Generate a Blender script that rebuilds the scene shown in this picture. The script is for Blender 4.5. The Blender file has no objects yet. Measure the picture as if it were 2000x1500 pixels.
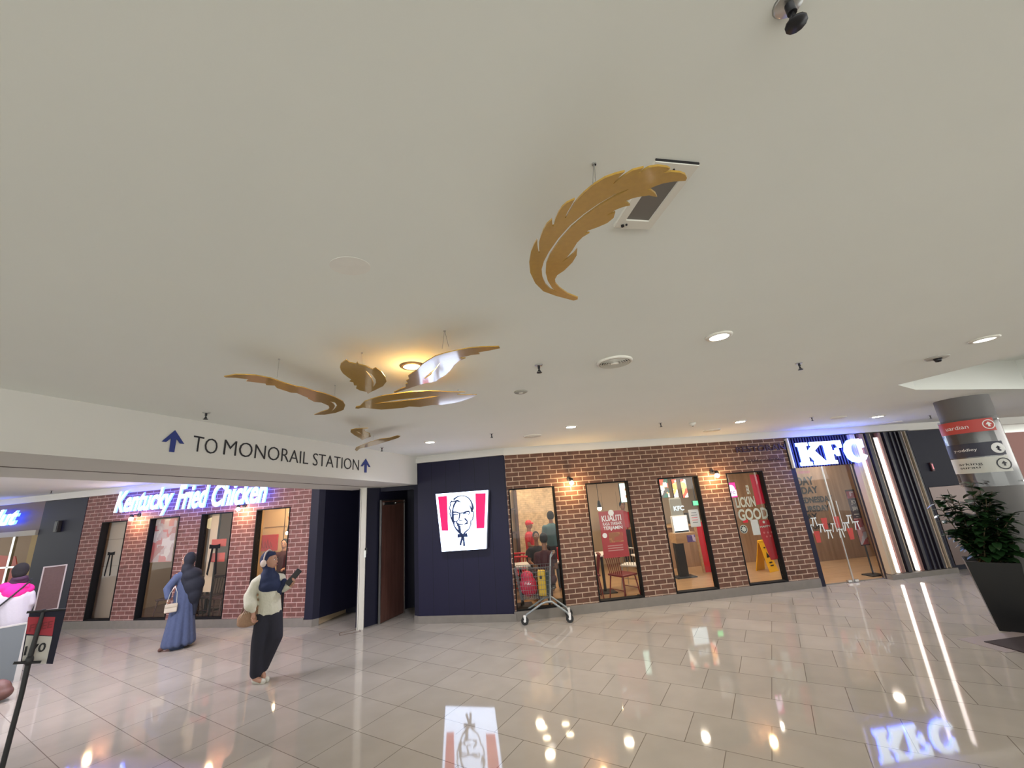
import bpy, bmesh, math, random
from math import sin, cos, pi, radians, atan2, sqrt
from mathutils import Vector, Matrix

random.seed(7)
SC = bpy.context.scene
COL = SC.collection

# ------------------------------------------------------------------ camera
FOC, PITCH, ROLL, EYE = 785.2, 0.27908, 0.0763, 2.0
FW = Vector((0, cos(PITCH), sin(PITCH)))
UP0 = Vector((0, -sin(PITCH), cos(PITCH)))
RX = cos(ROLL) * Vector((1, 0, 0)) - sin(ROLL) * UP0
RU = cos(ROLL) * UP0 + sin(ROLL) * Vector((1, 0, 0))
cam_data = bpy.data.cameras.new('camera')
cam = bpy.data.objects.new('camera', cam_data)
COL.objects.link(cam)
cam_data.sensor_fit = 'HORIZONTAL'
cam_data.sensor_width = 36.0
cam_data.lens = 36.0 * FOC / 2000.0
cam_data.clip_start = 0.05
mw = Matrix((RX, RU, -FW)).transposed().to_4x4()
mw.translation = (0, 0, EYE)
cam.matrix_world = mw
SC.camera = cam

# ------------------------------------------------------------------ world, exposure, big soft light
SC.view_settings.view_transform = 'Standard'
SC.view_settings.look = 'None'
SC.view_settings.gamma = 1.0
SC.view_settings.use_curve_mapping = False
SC.view_settings.exposure = 1.1
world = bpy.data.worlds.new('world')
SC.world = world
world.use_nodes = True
_nt = world.node_tree
_bg = _nt.nodes['Background']
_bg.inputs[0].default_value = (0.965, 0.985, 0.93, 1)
# world made brighter below the horizon, added to light the ceiling from beneath
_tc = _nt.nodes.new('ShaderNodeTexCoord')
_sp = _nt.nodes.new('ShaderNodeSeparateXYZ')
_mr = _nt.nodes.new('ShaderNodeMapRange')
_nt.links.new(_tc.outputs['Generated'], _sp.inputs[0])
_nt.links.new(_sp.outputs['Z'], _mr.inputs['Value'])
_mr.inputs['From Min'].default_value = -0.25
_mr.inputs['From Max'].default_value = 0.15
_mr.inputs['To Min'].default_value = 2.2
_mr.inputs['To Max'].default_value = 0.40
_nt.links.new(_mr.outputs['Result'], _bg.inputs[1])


def area_light(name, loc, target, sx, sy, power, color):
    d = bpy.data.lights.new(name, 'AREA')
    d.shape = 'RECTANGLE'
    d.size = sx
    d.size_y = sy
    d.energy = power
    d.color = color
    o = bpy.data.objects.new(name, d)
    COL.objects.link(o)
    o.location = loc
    v = Vector(target) - Vector(loc)
    o.rotation_euler = v.to_track_quat('-Z', 'Y').to_euler()
    return o


# unseen fill panel added behind the camera, standing for a presumed bright atrium
area_light('rear_fill_light', (0.5, -6.5, 3.2), (0, 4, 0.8), 12, 4.0, 120, (0.97, 1.0, 0.93))
# unseen fill light off to the right, standing for lit shops
area_light('right_fill_light', (11.5, 0.5, 2.6), (3, 5, 0.2), 6, 1.5, 60, (1.0, 0.95, 0.9))
area_light('left_fill_light', (-6.2, 5.0, 2.86), (-7.2, 8.6, 0.3), 3.6, 0.5, 75, (0.96, 0.90, 1.0))  # unseen fill panel added behind the bulkhead to brighten the left front


# ------------------------------------------------------------------ layout helpers
def ray(px, py):
    return RX * ((px - 1000) / FOC) - RU * ((py - 750) / FOC) + FW


EYEV = Vector((0, 0, EYE))


def at_z(px, py, z=0.0):
    d = ray(px, py)
    return EYEV + d * ((z - EYE) / d.z)


def on_plane(px, py, p, n):
    d = ray(px, py)
    return EYEV + d * ((Vector(p) - EYEV).dot(n) / d.dot(n))


class Frame:
    """a shop front: s runs along it, d goes into the shop, z is up"""
    def __init__(self, o, deg):
        a = radians(deg)
        self.o = Vector((o[0], o[1], 0))
        self.u = Vector((cos(a), sin(a), 0))
        self.n = Vector((-sin(a), cos(a), 0))
        self.ang = a
        self.M = Matrix.Translation(self.o) @ Matrix.Rotation(a, 4, 'Z')

    def at(self, px, py, d=0.0):
        p = on_plane(px, py, self.o + self.n * d, self.n)
        return ((p - self.o).dot(self.u), p.z)

    def w(self, s, d, z):
        return self.o + self.u * s + self.n * d + Vector((0, 0, z))

    def T(self, s, d, z, rz=0.0):
        return self.M @ Matrix.Translation((s, d, z)) @ Matrix.Rotation(rz, 4, 'Z')


FR = Frame((-0.248, 7.708), 7.13)      # right brick front
FL = Frame((-4.069, 8.375), -12.52)    # left brick front
FM = Frame((-1.984, 8.034), -10.8)     # dark block between them
CEIL = 2.95


# ------------------------------------------------------------------ materials
def new_mat(name):
    m = bpy.data.materials.new(name)
    m.use_nodes = True
    nt = m.node_tree
    return m, nt, nt.nodes['Principled BSDF']


def mat(name, col, rough=0.6, metal=0.0, bump=0.0, scale=40.0, var=0.0, coat=0.0, spec=None, alpha=None):
    m, nt, b = new_mat(name)
    b.inputs['Base Color'].default_value = (*col, 1)
    b.inputs['Roughness'].default_value = rough
    b.inputs['Metallic'].default_value = metal
    if coat:
        b.inputs['Coat Weight'].default_value = coat
        b.inputs['Coat Roughness'].default_value = 0.08
    if spec is not None:
        b.inputs['Specular IOR Level'].default_value = spec
    if alpha is not None:
        b.inputs['Alpha'].default_value = alpha
    tc = nt.nodes.new('ShaderNodeTexCoord')
    nz = nt.nodes.new('ShaderNodeTexNoise')
    nz.inputs['Scale'].default_value = scale
    nz.inputs['Detail'].default_value = 3
    nt.links.new(tc.outputs['Object'], nz.inputs['Vector'])
    if var:
        mx = nt.nodes.new('ShaderNodeMix')
        mx.data_type = 'RGBA'
        mx.inputs['A'].default_value = (*[c * (1 - var) for c in col], 1)
        mx.inputs['B'].default_value = (*[min(1, c * (1 + var)) for c in col], 1)
        nt.links.new(nz.outputs['Fac'], mx.inputs['Factor'])
        nt.links.new(mx.outputs['Result'], b.inputs['Base Color'])
    if bump:
        bp = nt.nodes.new('ShaderNodeBump')
        bp.inputs['Strength'].default_value = bump
        bp.inputs['Distance'].default_value = 0.01
        nt.links.new(nz.outputs['Fac'], bp.inputs['Height'])
        nt.links.new(bp.outputs['Normal'], b.inputs['Normal'])
    return m


def emit(name, col, strength):
    m, nt, b = new_mat(name)
    b.inputs['Base Color'].default_value = (*[min(.8, c) for c in col], 1)
    b.inputs['Emission Color'].default_value = (*col, 1)
    b.inputs['Emission Strength'].default_value = strength
    return m


def brick_mat(name, c1, c2, mortar, bw=0.243, rh=0.083, ms=0.0065):
    m, nt, b = new_mat(name)
    tc = nt.nodes.new('ShaderNodeTexCoord')
    sp = nt.nodes.new('ShaderNodeSeparateXYZ')
    ad = nt.nodes.new('ShaderNodeMath')
    cb = nt.nodes.new('ShaderNodeCombineXYZ')
    br = nt.nodes.new('ShaderNodeTexBrick')
    nt.links.new(tc.outputs['Object'], sp.inputs[0])
    nt.links.new(sp.outputs['X'], ad.inputs[0])
    nt.links.new(sp.outputs['Y'], ad.inputs[1])
    nt.links.new(ad.outputs[0], cb.inputs['X'])
    nt.links.new(sp.outputs['Z'], cb.inputs['Y'])
    nt.links.new(cb.outputs[0], br.inputs['Vector'])
    br.inputs['Scale'].default_value = 1.0
    br.inputs['Brick Width'].default_value = bw
    br.inputs['Row Height'].default_value = rh
    br.inputs['Mortar Size'].default_value = ms
    br.inputs['Mortar Smooth'].default_value = 0.1
    br.inputs['Color1'].default_value = (*c1, 1)
    br.inputs['Color2'].default_value = (*c2, 1)
    br.inputs['Mortar'].default_value = (*mortar, 1)
    nz = nt.nodes.new('ShaderNodeTexNoise')
    nz.inputs['Scale'].default_value = 9
    nz.inputs['Detail'].default_value = 6
    nt.links.new(tc.outputs['Object'], nz.inputs['Vector'])
    mx = nt.nodes.new('ShaderNodeMix')
    mx.data_type = 'RGBA'
    mx.blend_type = 'MULTIPLY'
    rp = nt.nodes.new('ShaderNodeMapRange')
    rp.inputs['From Min'].default_value = .3
    rp.inputs['From Max'].default_value = .7
    rp.inputs['To Min'].default_value = .72
    rp.inputs['To Max'].default_value = 1.15
    nt.links.new(nz.outputs['Fac'], rp.inputs['Value'])
    mx.inputs['Factor'].default_value = 1
    nt.links.new(br.outputs['Color'], mx.inputs['A'])
    nt.links.new(rp.outputs['Result'], mx.inputs['B'])
    nt.links.new(mx.outputs['Result'], b.inputs['Base Color'])
    bp = nt.nodes.new('ShaderNodeBump')
    bp.inputs['Strength'].default_value = 0.5
    bp.inputs['Distance'].default_value = 0.008
    bp.invert = True
    nt.links.new(br.outputs['Fac'], bp.inputs['Height'])
    nt.links.new(bp.outputs['Normal'], b.inputs['Normal'])
    b.inputs['Roughness'].default_value = 0.7
    return m


def floor_mat():
    m, nt, b = new_mat('polished_floor_tile')
    N = nt.nodes.new
    tc = N('ShaderNodeTexCoord')

    def bricks(off, loc):
        mp = N('ShaderNodeMapping')
        mp.inputs['Rotation'].default_value = (0, 0, radians(31.0))
        mp.inputs['Location'].default_value = loc
        nt.links.new(tc.outputs['Object'], mp.inputs['Vector'])
        br = N('ShaderNodeTexBrick')
        br.offset = off
        br.inputs['Scale'].default_value = 1
        br.inputs['Brick Width'].default_value = 0.615
        br.inputs['Row Height'].default_value = 0.51
        br.inputs['Mortar Size'].default_value = 0.0035
        br.inputs['Mortar Smooth'].default_value = 0.1
        br.inputs['Color1'].default_value = (.335, .305, .262, 1)
        br.inputs['Color2'].default_value = (.375, .34, .295, 1)
        br.inputs['Mortar'].default_value = (.17, .145, .12, 1)
        nt.links.new(mp.outputs[0], br.inputs['Vector'])
        return br
    A = bricks(0.5, FLOOR_SHIFT)
    B = bricks(0.0, FLOOR_SHIFT)
    sp = N('ShaderNodeSeparateXYZ')
    nt.links.new(tc.outputs['Object'], sp.inputs[0])
    cmp_ = N('ShaderNodeMath')
    cmp_.operation = 'GREATER_THAN'
    cmp_.inputs[1].default_value = -0.75
    nt.links.new(sp.outputs['X'], cmp_.inputs[0])
    mx = N('ShaderNodeMix')
    mx.data_type = 'RGBA'
    nt.links.new(cmp_.outputs[0], mx.inputs['Factor'])
    nt.links.new(B.outputs['Color'], mx.inputs['A'])
    nt.links.new(A.outputs['Color'], mx.inputs['B'])
    nz = N('ShaderNodeTexNoise')
    nz.inputs['Scale'].default_value = 3.0
    nz.inputs['Detail'].default_value = 8
    nt.links.new(tc.outputs['Object'], nz.inputs['Vector'])
    rp = N('ShaderNodeMapRange')
    rp.inputs['To Min'].default_value = .86
    rp.inputs['To Max'].default_value = 1.12
    nt.links.new(nz.outputs['Fac'], rp.inputs['Value'])
    m2 = N('ShaderNodeMix')
    m2.data_type = 'RGBA'
    m2.blend_type = 'MULTIPLY'
    m2.inputs['Factor'].default_value = 1
    nt.links.new(mx.outputs['Result'], m2.inputs['A'])
    nt.links.new(rp.outputs['Result'], m2.inputs['B'])
    nt.links.new(m2.outputs['Result'], b.inputs['Base Color'])
    b.inputs['Roughness'].default_value = 0.045
    b.inputs['IOR'].default_value = 1.5
    return m


FLOOR_SHIFT = (0.12, 0.05, 0)


def wood_mat(name, c1, c2, rough=.45, plank=0.0, axis='X', scale=1.0):
    m, nt, b = new_mat(name)
    N = nt.nodes.new
    tc = N('ShaderNodeTexCoord')
    mp = N('ShaderNodeMapping')
    mp.inputs['Scale'].default_value = (14 * scale, 14 * scale, 1.2 * scale) if axis == 'Z' else (1.2 * scale, 14 * scale, 14 * scale)
    nt.links.new(tc.outputs['Object'], mp.inputs[0])
    nz = N('ShaderNodeTexNoise')
    nz.inputs['Scale'].default_value = 1.2
    nz.inputs['Detail'].default_value = 8
    nt.links.new(mp.outputs[0], nz.inputs['Vector'])
    mx = N('ShaderNodeMix')
    mx.data_type = 'RGBA'
    mx.inputs['A'].default_value = (*c1, 1)
    mx.inputs['B'].default_value = (*c2, 1)
    rp = N('ShaderNodeMapRange')
    rp.inputs['From Min'].default_value = .35
    rp.inputs['From Max'].default_value = .65
    nt.links.new(nz.outputs['Fac'], rp.inputs['Value'])
    nt.links.new(rp.outputs['Result'], mx.inputs['Factor'])
    nt.links.new(mx.outputs['Result'], b.inputs['Base Color'])
    b.inputs['Roughness'].default_value = rough
    return m


def panel_mat(name, col, width=0.3, groove=0.006, rough=.45):
    """vertical boards: grooves every `width` along the wall"""
    m, nt, b = new_mat(name)
    N = nt.nodes.new
    tc = N('ShaderNodeTexCoord')
    sp = N('ShaderNodeSeparateXYZ')
    nt.links.new(tc.outputs['Object'], sp.inputs[0])
    ad = N('ShaderNodeMath'); ad.operation = 'ADD'; nt.links.new(sp.outputs['X'], ad.inputs[0]); nt.links.new(sp.outputs['Y'], ad.inputs[1])
    md = N('ShaderNodeMath'); md.operation = 'PINGPONG'; md.inputs[1].default_value = width / 2
    nt.links.new(ad.outputs[0], md.inputs[0])
    lt = N('ShaderNodeMath'); lt.operation = 'LESS_THAN'; lt.inputs[1].default_value = groove
    nt.links.new(md.outputs[0], lt.inputs[0])
    mx = N('ShaderNodeMix'); mx.data_type = 'RGBA'
    mx.inputs['A'].default_value = (*col, 1)
    mx.inputs['B'].default_value = (*[c * .4 for c in col], 1)
    nt.links.new(lt.outputs[0], mx.inputs['Factor'])
    nt.links.new(mx.outputs['Result'], b.inputs['Base Color'])
    b.inputs['Roughness'].default_value = rough
    b.inputs['Specular IOR Level'].default_value = .25
    return m


def glass_mat(name, tint=(1, 1, 1), refl=1.0, rough=0.02):
    m, nt, b = new_mat(name)
    nt.nodes.remove(b)
    N = nt.nodes.new
    out = nt.nodes['Material Output']
    tr = N('ShaderNodeBsdfTransparent'); tr.inputs[0].default_value = (*tint, 1)
    gl = N('ShaderNodeBsdfGlossy'); gl.inputs['Roughness'].default_value = rough
    fr = N('ShaderNodeFresnel'); fr.inputs['IOR'].default_value = 1.5
    mu = N('ShaderNodeMath'); mu.operation = 'MULTIPLY'; mu.inputs[1].default_value = refl
    geo = N('ShaderNodeNewGeometry')
    inv = N('ShaderNodeMath'); inv.operation = 'SUBTRACT'; inv.inputs[0].default_value = 1.0
    nt.links.new(geo.outputs['Backfacing'], inv.inputs[1])
    m2 = N('ShaderNodeMath'); m2.operation = 'MULTIPLY'
    nt.links.new(fr.outputs[0], m2.inputs[0]); nt.links.new(inv.outputs[0], m2.inputs[1])
    nt.links.new(m2.outputs[0], mu.inputs[0])
    ms = N('ShaderNodeMixShader')
    nt.links.new(mu.outputs[0], ms.inputs[0])
    nt.links.new(tr.outputs[0], ms.inputs[1])
    nt.links.new(gl.outputs[0], ms.inputs[2])
    nt.links.new(ms.outputs[0], out.inputs['Surface'])
    return m


def poster_mat(name, base, spots, scale=7.0, emis=0.0, stretch=(1, 1, 1)):
    """a printed collage: blocks of a few colours"""
    m, nt, b = new_mat(name)
    N = nt.nodes.new
    tc = N('ShaderNodeTexCoord')
    mp = N('ShaderNodeMapping'); mp.inputs['Scale'].default_value = stretch
    nt.links.new(tc.outputs['Object'], mp.inputs[0])
    vo = N('ShaderNodeTexVoronoi'); vo.inputs['Scale'].default_value = scale
    vo.distance = 'CHEBYCHEV'
    nt.links.new(mp.outputs[0], vo.inputs['Vector'])
    sp = N('ShaderNodeSeparateColor')
    nt.links.new(vo.outputs['Color'], sp.inputs[0])
    cr = N('ShaderNodeValToRGB')
    cr.color_ramp.interpolation = 'CONSTANT'
    cols = [base] + spots
    for i, c in enumerate(cols):
        e = cr.color_ramp.elements[i] if i < 2 else cr.color_ramp.elements.new(i / len(cols))
        e.position = i / len(cols)
        e.color = (*c, 1)
    nt.links.new(sp.outputs[0], cr.inputs[0])
    nt.links.new(cr.outputs[0], b.inputs['Base Color'])
    if emis:
        nt.links.new(cr.outputs[0], b.inputs['Emission Color'])
        b.inputs['Emission Strength'].default_value = emis
    b.inputs['Roughness'].default_value = .35
    return m


def wall_paint(name, col, patches=0.03):
    return mat(name, col, rough=.85, bump=.04, scale=1.3, var=patches, spec=.2)


M = {}
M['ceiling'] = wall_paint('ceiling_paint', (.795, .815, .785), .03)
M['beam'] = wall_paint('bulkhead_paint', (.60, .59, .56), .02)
M['cornice'] = mat('cornice_paint', (.66, .64, .61), .7)
M['brick'] = brick_mat('brick_cladding', (.105, .045, .028), (.155, .070, .045), (.46, .335, .25), ms=.008)
M['brick_left_lit'] = brick_mat('brick_cladding_rosy_lit', (.155, .062, .052), (.205, .082, .072), (.44, .29, .265), ms=.008)  # same brick, with the pinker light of the left side put into its colour
M['plinth'] = mat('grey_stone_plinth', (.20, .18, .16), .45, var=.15, scale=8)
M['navy'] = panel_mat('navy_panel', (.012, .011, .034), .29, .004, .38)
M['navy_plain'] = mat('navy_plain', (.012, .012, .028), .5, spec=.25)
M['black'] = mat('matt_black', (.012, .012, .014), .45)
M['frameblack'] = mat('frame_black', (.008, .008, .009), .75, spec=.2)
M['darkmetal'] = mat('dark_metal', (.03, .03, .035), .35, metal=.6)
M['steel'] = mat('brushed_steel', (.55, .55, .55), .3, metal=1, bump=.02)
M['greymetal'] = mat('grey_painted_tube', (.28, .31, .32), .35, metal=.3)
M['white'] = mat('white_plastic', (.75, .74, .70), .4)
M['whitegloss'] = mat('white_gloss', (.8, .8, .8), .3)
M['cream'] = mat('cream_wall', (.66, .50, .32), .7, var=.04, scale=3)
M['beige'] = mat('beige_blind', (.42, .33, .24), .8, var=.03, scale=2)
M['glass'] = glass_mat('window_glass', (.97, .97, .97), .8)
M['acrylic'] = glass_mat('clear_acrylic', (.85, .85, .86), 2.0, .09)
M['woodfloor'] = wood_mat('oak_floor', (.36, .22, .11), (.46, .29, .15), .3)
M['woodwall'] = wood_mat('oak_wall', (.25, .15, .085), (.36, .23, .14), .5, axis='Z', scale=.6)
M['darkwood'] = wood_mat('dark_wood', (.06, .025, .02), (.10, .045, .035), .35, axis='Z')
M['counterwood'] = wood_mat('counter_wood', (.45, .28, .14), (.55, .36, .2), .4)
M['red'] = mat('signal_red', (.62, .01, .03), .4)
M['darkred'] = mat('dark_red_paint', (.20, .012, .018), .4)
M['gold'] = mat('gold_feather_paint', (.50, .30, .045), .38, metal=.35, bump=.04, scale=60, var=.12, coat=1.0)
M['lens'] = emit('downlight_lens', (1, .97, .88), 24)
M['lens_dim'] = emit('downlight_lens_soft', (1, .98, .9), .75)
M['bulb'] = emit('warm_bulb', (1, .72, .38), 40)
M['led'] = emit('led_strip_light', (1, .88, .80), 1.9)
M['signwhite'] = emit('sign_face_white', (.60, .72, 1.0), 2.1)
M['signred'] = emit('sign_face_red', (.9, .0, .09), .42)
M['signnavy'] = mat('sign_print_navy', (.01, .03, .12), .5)
M['signside'] = emit('letter_side_blue', (.05, .12, 1.0), 14.0)
M['signside_soft'] = emit('letter_side_soft_blue', (.05, .12, 1.0), 4.5)
M['letters'] = emit('letter_face_white', (.66, .80, 1.0), 1.7)
M['textblack'] = mat('black_lettering', (.012, .012, .016), .6)
M['textblue'] = mat('blue_arrow_vinyl', (.012, .03, .19), .5)


# ------------------------------------------------------------------ mesh builder
class MB:
    def __init__(self):
        self.v = []
        self.f = []
        self.sm = []

    def add(self, vs, fs, smooth=False):
        b = len(self.v)
        self.v += [Vector(p) for p in vs]
        self.f += [tuple(i + b for i in q) for q in fs]
        self.sm += [smooth] * len(fs)
        return self

    def box(self, x0, x1, y0, y1, z0, z1):
        vs = [(x, y, z) for x in (x0, x1) for y in (y0, y1) for z in (z0, z1)]
        return self.add(vs, [(0, 1, 3, 2), (4, 6, 7, 5), (0, 4, 5, 1), (2, 3, 7, 6), (0, 2, 6, 4), (1, 5, 7, 3)])

    def rbox(self, x0, x1, y0, y1, z0, z1, r=.01, seg=2):
        bm = bmesh.new()
        vs = [bm.verts.new((x, y, z)) for x in (x0, x1) for y in (y0, y1) for z in (z0, z1)]
        for q in [(0, 1, 3, 2), (4, 6, 7, 5), (0, 4, 5, 1), (2, 3, 7, 6), (0, 2, 6, 4), (1, 5, 7, 3)]:
            bm.faces.new([vs[i] for i in q])
        bmesh.ops.bevel(bm, geom=list(bm.edges), offset=r, segments=seg, affect='EDGES', profile=.5)
        bm.verts.index_update()
        self.add([v.co.copy() for v in bm.verts], [tuple(v.index for v in f.verts) for f in bm.faces], False)
        bm.free()
        return self

    def prism(self, poly, z0, z1):
        n = len(poly)
        vs = [(p[0], p[1], z0) for p in poly] + [(p[0], p[1], z1) for p in poly]
        fs = [tuple(range(n))[::-1], tuple(range(n, 2 * n))] + [(i, (i + 1) % n, n + (i + 1) % n, n + i) for i in range(n)]
        return self.add(vs, fs)

    def slab(self, poly, d0, d1):
        """polygon in (s,z), thickness along d (y)"""
        n = len(poly)
        vs = [(p[0], d0, p[1]) for p in poly] + [(p[0], d1, p[1]) for p in poly]
        fs = [tuple(range(n)), tuple(range(n, 2 * n))[::-1]] + [(i, n + i, n + (i + 1) % n, (i + 1) % n) for i in range(n)]
        return self.add(vs, fs)

    def ribbon(self, pts, w, d0, d1):
        """thick line in the (s,z) plane; w may be a number or list"""
        P = [Vector((p[0], p[1])) for p in pts]
        n = len(P)
        L, R = [], []
        for i, p in enumerate(P):
            a = P[max(0, i - 1)]
            b = P[min(n - 1, i + 1)]
            t = (b - a).normalized()
            nn = Vector((-t.y, t.x))
            ww = (w if not isinstance(w, (list, tuple)) else w[i]) / 2
            L.append(p + nn * ww)
            R.append(p - nn * ww)
        for i in range(n - 1):
            self.slab([L[i], L[i + 1], R[i + 1], R[i]][::-1], d0, d1)
        return self

    def cyl(self, p0, p1, r0, r1=None, seg=12, caps=True):
        r1 = r0 if r1 is None else r1
        p0, p1 = Vector(p0), Vector(p1)
        ax = (p1 - p0).normalized()
        a = ax.orthogonal().normalized()
        b = ax.cross(a)
        vs = []
        for p, r in ((p0, r0), (p1, r1)):
            for i in range(seg):
                t = 2 * pi * i / seg
                vs.append(p + (a * cos(t) + b * sin(t)) * r)
        self.add(vs, [(i, (i + 1) % seg, seg + (i + 1) % seg, seg + i) for i in range(seg)], True)
        if caps:
            self.add(vs[:seg], [tuple(range(seg))[::-1]])
            self.add(vs[seg:], [tuple(range(seg))])
        return self

    def tube(self, pts, r, seg=8):
        P = [Vector(p) for p in pts]
        n = len(P)
        rs = r if isinstance(r, (list, tuple)) else [r] * n
        a = None
        vs = []
        for i, p in enumerate(P):
            t = (P[min(n - 1, i + 1)] - P[max(0, i - 1)]).normalized()
            if a is None:
                a = t.orthogonal().normalized()
            else:
                a = (a - t * a.dot(t)).normalized()
            b = t.cross(a)
            for k in range(seg):
                q = 2 * pi * k / seg
                vs.append(p + (a * cos(q) + b * sin(q)) * rs[i])
        fs = [(i * seg + k, i * seg + (k + 1) % seg, (i + 1) * seg + (k + 1) % seg, (i + 1) * seg + k) for i in range(n - 1) for k in range(seg)]
        self.add(vs, fs, True)
        self.add(vs[:seg], [tuple(range(seg))[::-1]])
        self.add(vs[-seg:], [tuple(range(seg))])
        return self

    def lathe(self, prof, c=(0, 0, 0), seg=24, smooth=True, caps=None):
        vs = []
        for r, z in prof:
            for k in range(seg):
                q = 2 * pi * k / seg
                vs.append((c[0] + r * cos(q), c[1] + r * sin(q), c[2] + z))
        n = len(prof)
        fs = [(i * seg + k, i * seg + (k + 1) % seg, (i + 1) * seg + (k + 1) % seg, (i + 1) * seg + k) for i in range(n - 1) for k in range(seg)]
        self.add(vs, fs, smooth)
        if prof[0][0] < .004 or caps:
            self.add(vs[:seg], [tuple(range(seg))[::-1]])
        if prof[-1][0] < .004 or caps:
            self.add(vs[-seg:], [tuple(range(seg))])
        return self

    def ball(self, c, rx, ry=None, rz=None, seg=16, rings=10, R=None):
        ry = rx if ry is None else ry
        rz = rx if rz is None else rz
        c = Vector(c)
        vs = []
        for i in range(1, rings):
            ph = pi * i / rings
            for k in range(seg):
                q = 2 * pi * k / seg
                p = Vector((rx * sin(ph) * cos(q), ry * sin(ph) * sin(q), rz * cos(ph)))
                vs.append(c + (R @ p if R else p))
        t = Vector((0, 0, rz)); bt = Vector((0, 0, -rz))
        vs.append(c + (R @ t if R else t))
        vs.append(c + (R @ bt if R else bt))
        T = len(vs) - 2
        fs = []
        for i in range(rings - 2):
            for k in range(seg):
                fs.append((i * seg + k, (i + 1) * seg + k, (i + 1) * seg + (k + 1) % seg, i * seg + (k + 1) % seg))
        for k in range(seg):
            fs.append((T, k, (k + 1) % seg))
            fs.append((T + 1, (rings - 2) * seg + (k + 1) % seg, (rings - 2) * seg + k))
        return self.add(vs, fs, True)

    def caps(self, p0, p1, r0, r1, seg=14, sy=1.0):
        """tapered capsule; sy flattens it along y"""
        p0, p1 = Vector(p0), Vector(p1)
        ax = (p1 - p0)
        ln = ax.length
        ax = ax.normalized() if ln > 1e-6 else Vector((0, 0, 1))
        a = ax.orthogonal().normalized()
        b = ax.cross(a)
        rings = []
        for k in range(1, 4):
            t = k / 4 * pi / 2
            rings.append((p0 - ax * r0 * cos(t), r0 * sin(t)))
        rings.append((p0, r0))
        rings.append((p1, r1))
        for k in range(3, 0, -1):
            t = k / 4 * pi / 2
            rings.append((p1 + ax * r1 * cos(t), r1 * sin(t)))
        mid = (p0 + p1) / 2
        vs = []
        for c, r in rings:
            for k in range(seg):
                q = 2 * pi * k / seg
                p = c + (a * cos(q) + b * sin(q)) * r
                vs.append(Vector((p.x, c.y + (p.y - c.y) * sy, p.z)))
        n = len(rings)
        e0 = p0 - ax * r0
        e1 = p1 + ax * r1
        vs += [e0, e1]
        I = n * seg
        fs = [(i * seg + k, i * seg + (k + 1) % seg, (i + 1) * seg + (k + 1) % seg, (i + 1) * seg + k) for i in range(n - 1) for k in range(seg)]
        fs += [(I, (k + 1) % seg, k) for k in range(seg)]
        fs += [(I + 1, (n - 1) * seg + k, (n - 1) * seg + (k + 1) % seg) for k in range(seg)]
        return self.add(vs, fs, True)

    def mesh(self, me):
        return self.add([v.co.copy() for v in me.vertices], [tuple(p.vertices) for p in me.polygons])

    def tf(self, mtx):
        self.v = [mtx @ p for p in self.v]
        return self

    def build(self, name, m, parent=None, mtx=None, mods=None):
        me = bpy.data.meshes.new(name)
        me.from_pydata([tuple(p) for p in self.v], [], self.f)
        me.polygons.foreach_set('use_smooth', self.sm)
        me.materials.append(M[m] if isinstance(m, str) else m)
        bm = bmesh.new(); bm.from_mesh(me)
        bmesh.ops.recalc_face_normals(bm, faces=bm.faces)
        bm.to_mesh(me); bm.free()
        me.update()
        o = bpy.data.objects.new(name, me)
        COL.objects.link(o)
        if parent:
            o.parent = parent
        if mtx is not None:
            o.matrix_local = mtx
        return o


def blob(mb, name, m, parent, voxel=.012, smooth=4, mtx=None):
    """closed shapes merged into one continuous skin"""
    o = mb.build(name, m, parent, mtx)
    r = o.modifiers.new('skin', 'REMESH')
    r.mode = 'VOXEL'
    r.voxel_size = voxel
    r.use_smooth_shade = True
    s = o.modifiers.new('soft', 'SMOOTH')
    s.factor = .5
    s.iterations = smooth
    return o


def tag(o, label=None, cat=None, group=None, kind=None):
    if label: o['label'] = label
    if cat: o['category'] = cat
    if group: o['group'] = group
    if kind: o['kind'] = kind
    return o


def thing(name, label, cat, mtx=None, group=None):
    o = bpy.data.objects.new(name, None)
    COL.objects.link(o)
    o.empty_display_size = .05
    if mtx is not None:
        o.matrix_world = mtx
    return tag(o, label, cat, group)


def struct(o):
    o['kind'] = 'structure'
    return o


def dup(root, mtx, label=None, group=None):
    r = root.copy(); COL.objects.link(r); r.matrix_world = mtx
    if label: r['label'] = label
    if group: r['group'] = group
    for ch in list(root.children):
        c = ch.copy(); COL.objects.link(c); c.parent = r
        for g in list(ch.children):
            k = g.copy(); COL.objects.link(k); k.parent = c
    return r


def text_mb(s, w, h, depth=.01, shear=0.0, bold=0.0, keep=False, align='L'):
    """lettering in the (x, z) plane, fitted to w x h from the lower left corner; front faces -y"""
    cu = bpy.data.curves.new('t', 'FONT')
    cu.body = s
    cu.shear = shear
    cu.offset = bold
    cu.extrude = .5
    cu.resolution_u = 3
    ob = bpy.data.objects.new('t', cu)
    me = bpy.data.meshes.new_from_object(ob)
    xs = [v.co.x for v in me.vertices]; ys = [v.co.y for v in me.vertices]
    x0, x1, y0, y1 = min(xs), max(xs), min(ys), max(ys)
    sy = h / (y1 - y0)
    sx = w / (x1 - x0) if w else sy
    mb = MB()
    mb.add([((v.co.x - x0) * sx, -v.co.z * depth, (v.co.y - y0) * sy) for v in me.vertices], [tuple(p.vertices) for p in me.polygons])
    mb.sm = [False] * len(mb.f)
    bpy.data.objects.remove(ob); bpy.data.curves.remove(cu); bpy.data.meshes.remove(me)
    return mb


def letter_split(mb, depth):
    """faces that look out of the wall, and the side faces"""
    return mb


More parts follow.
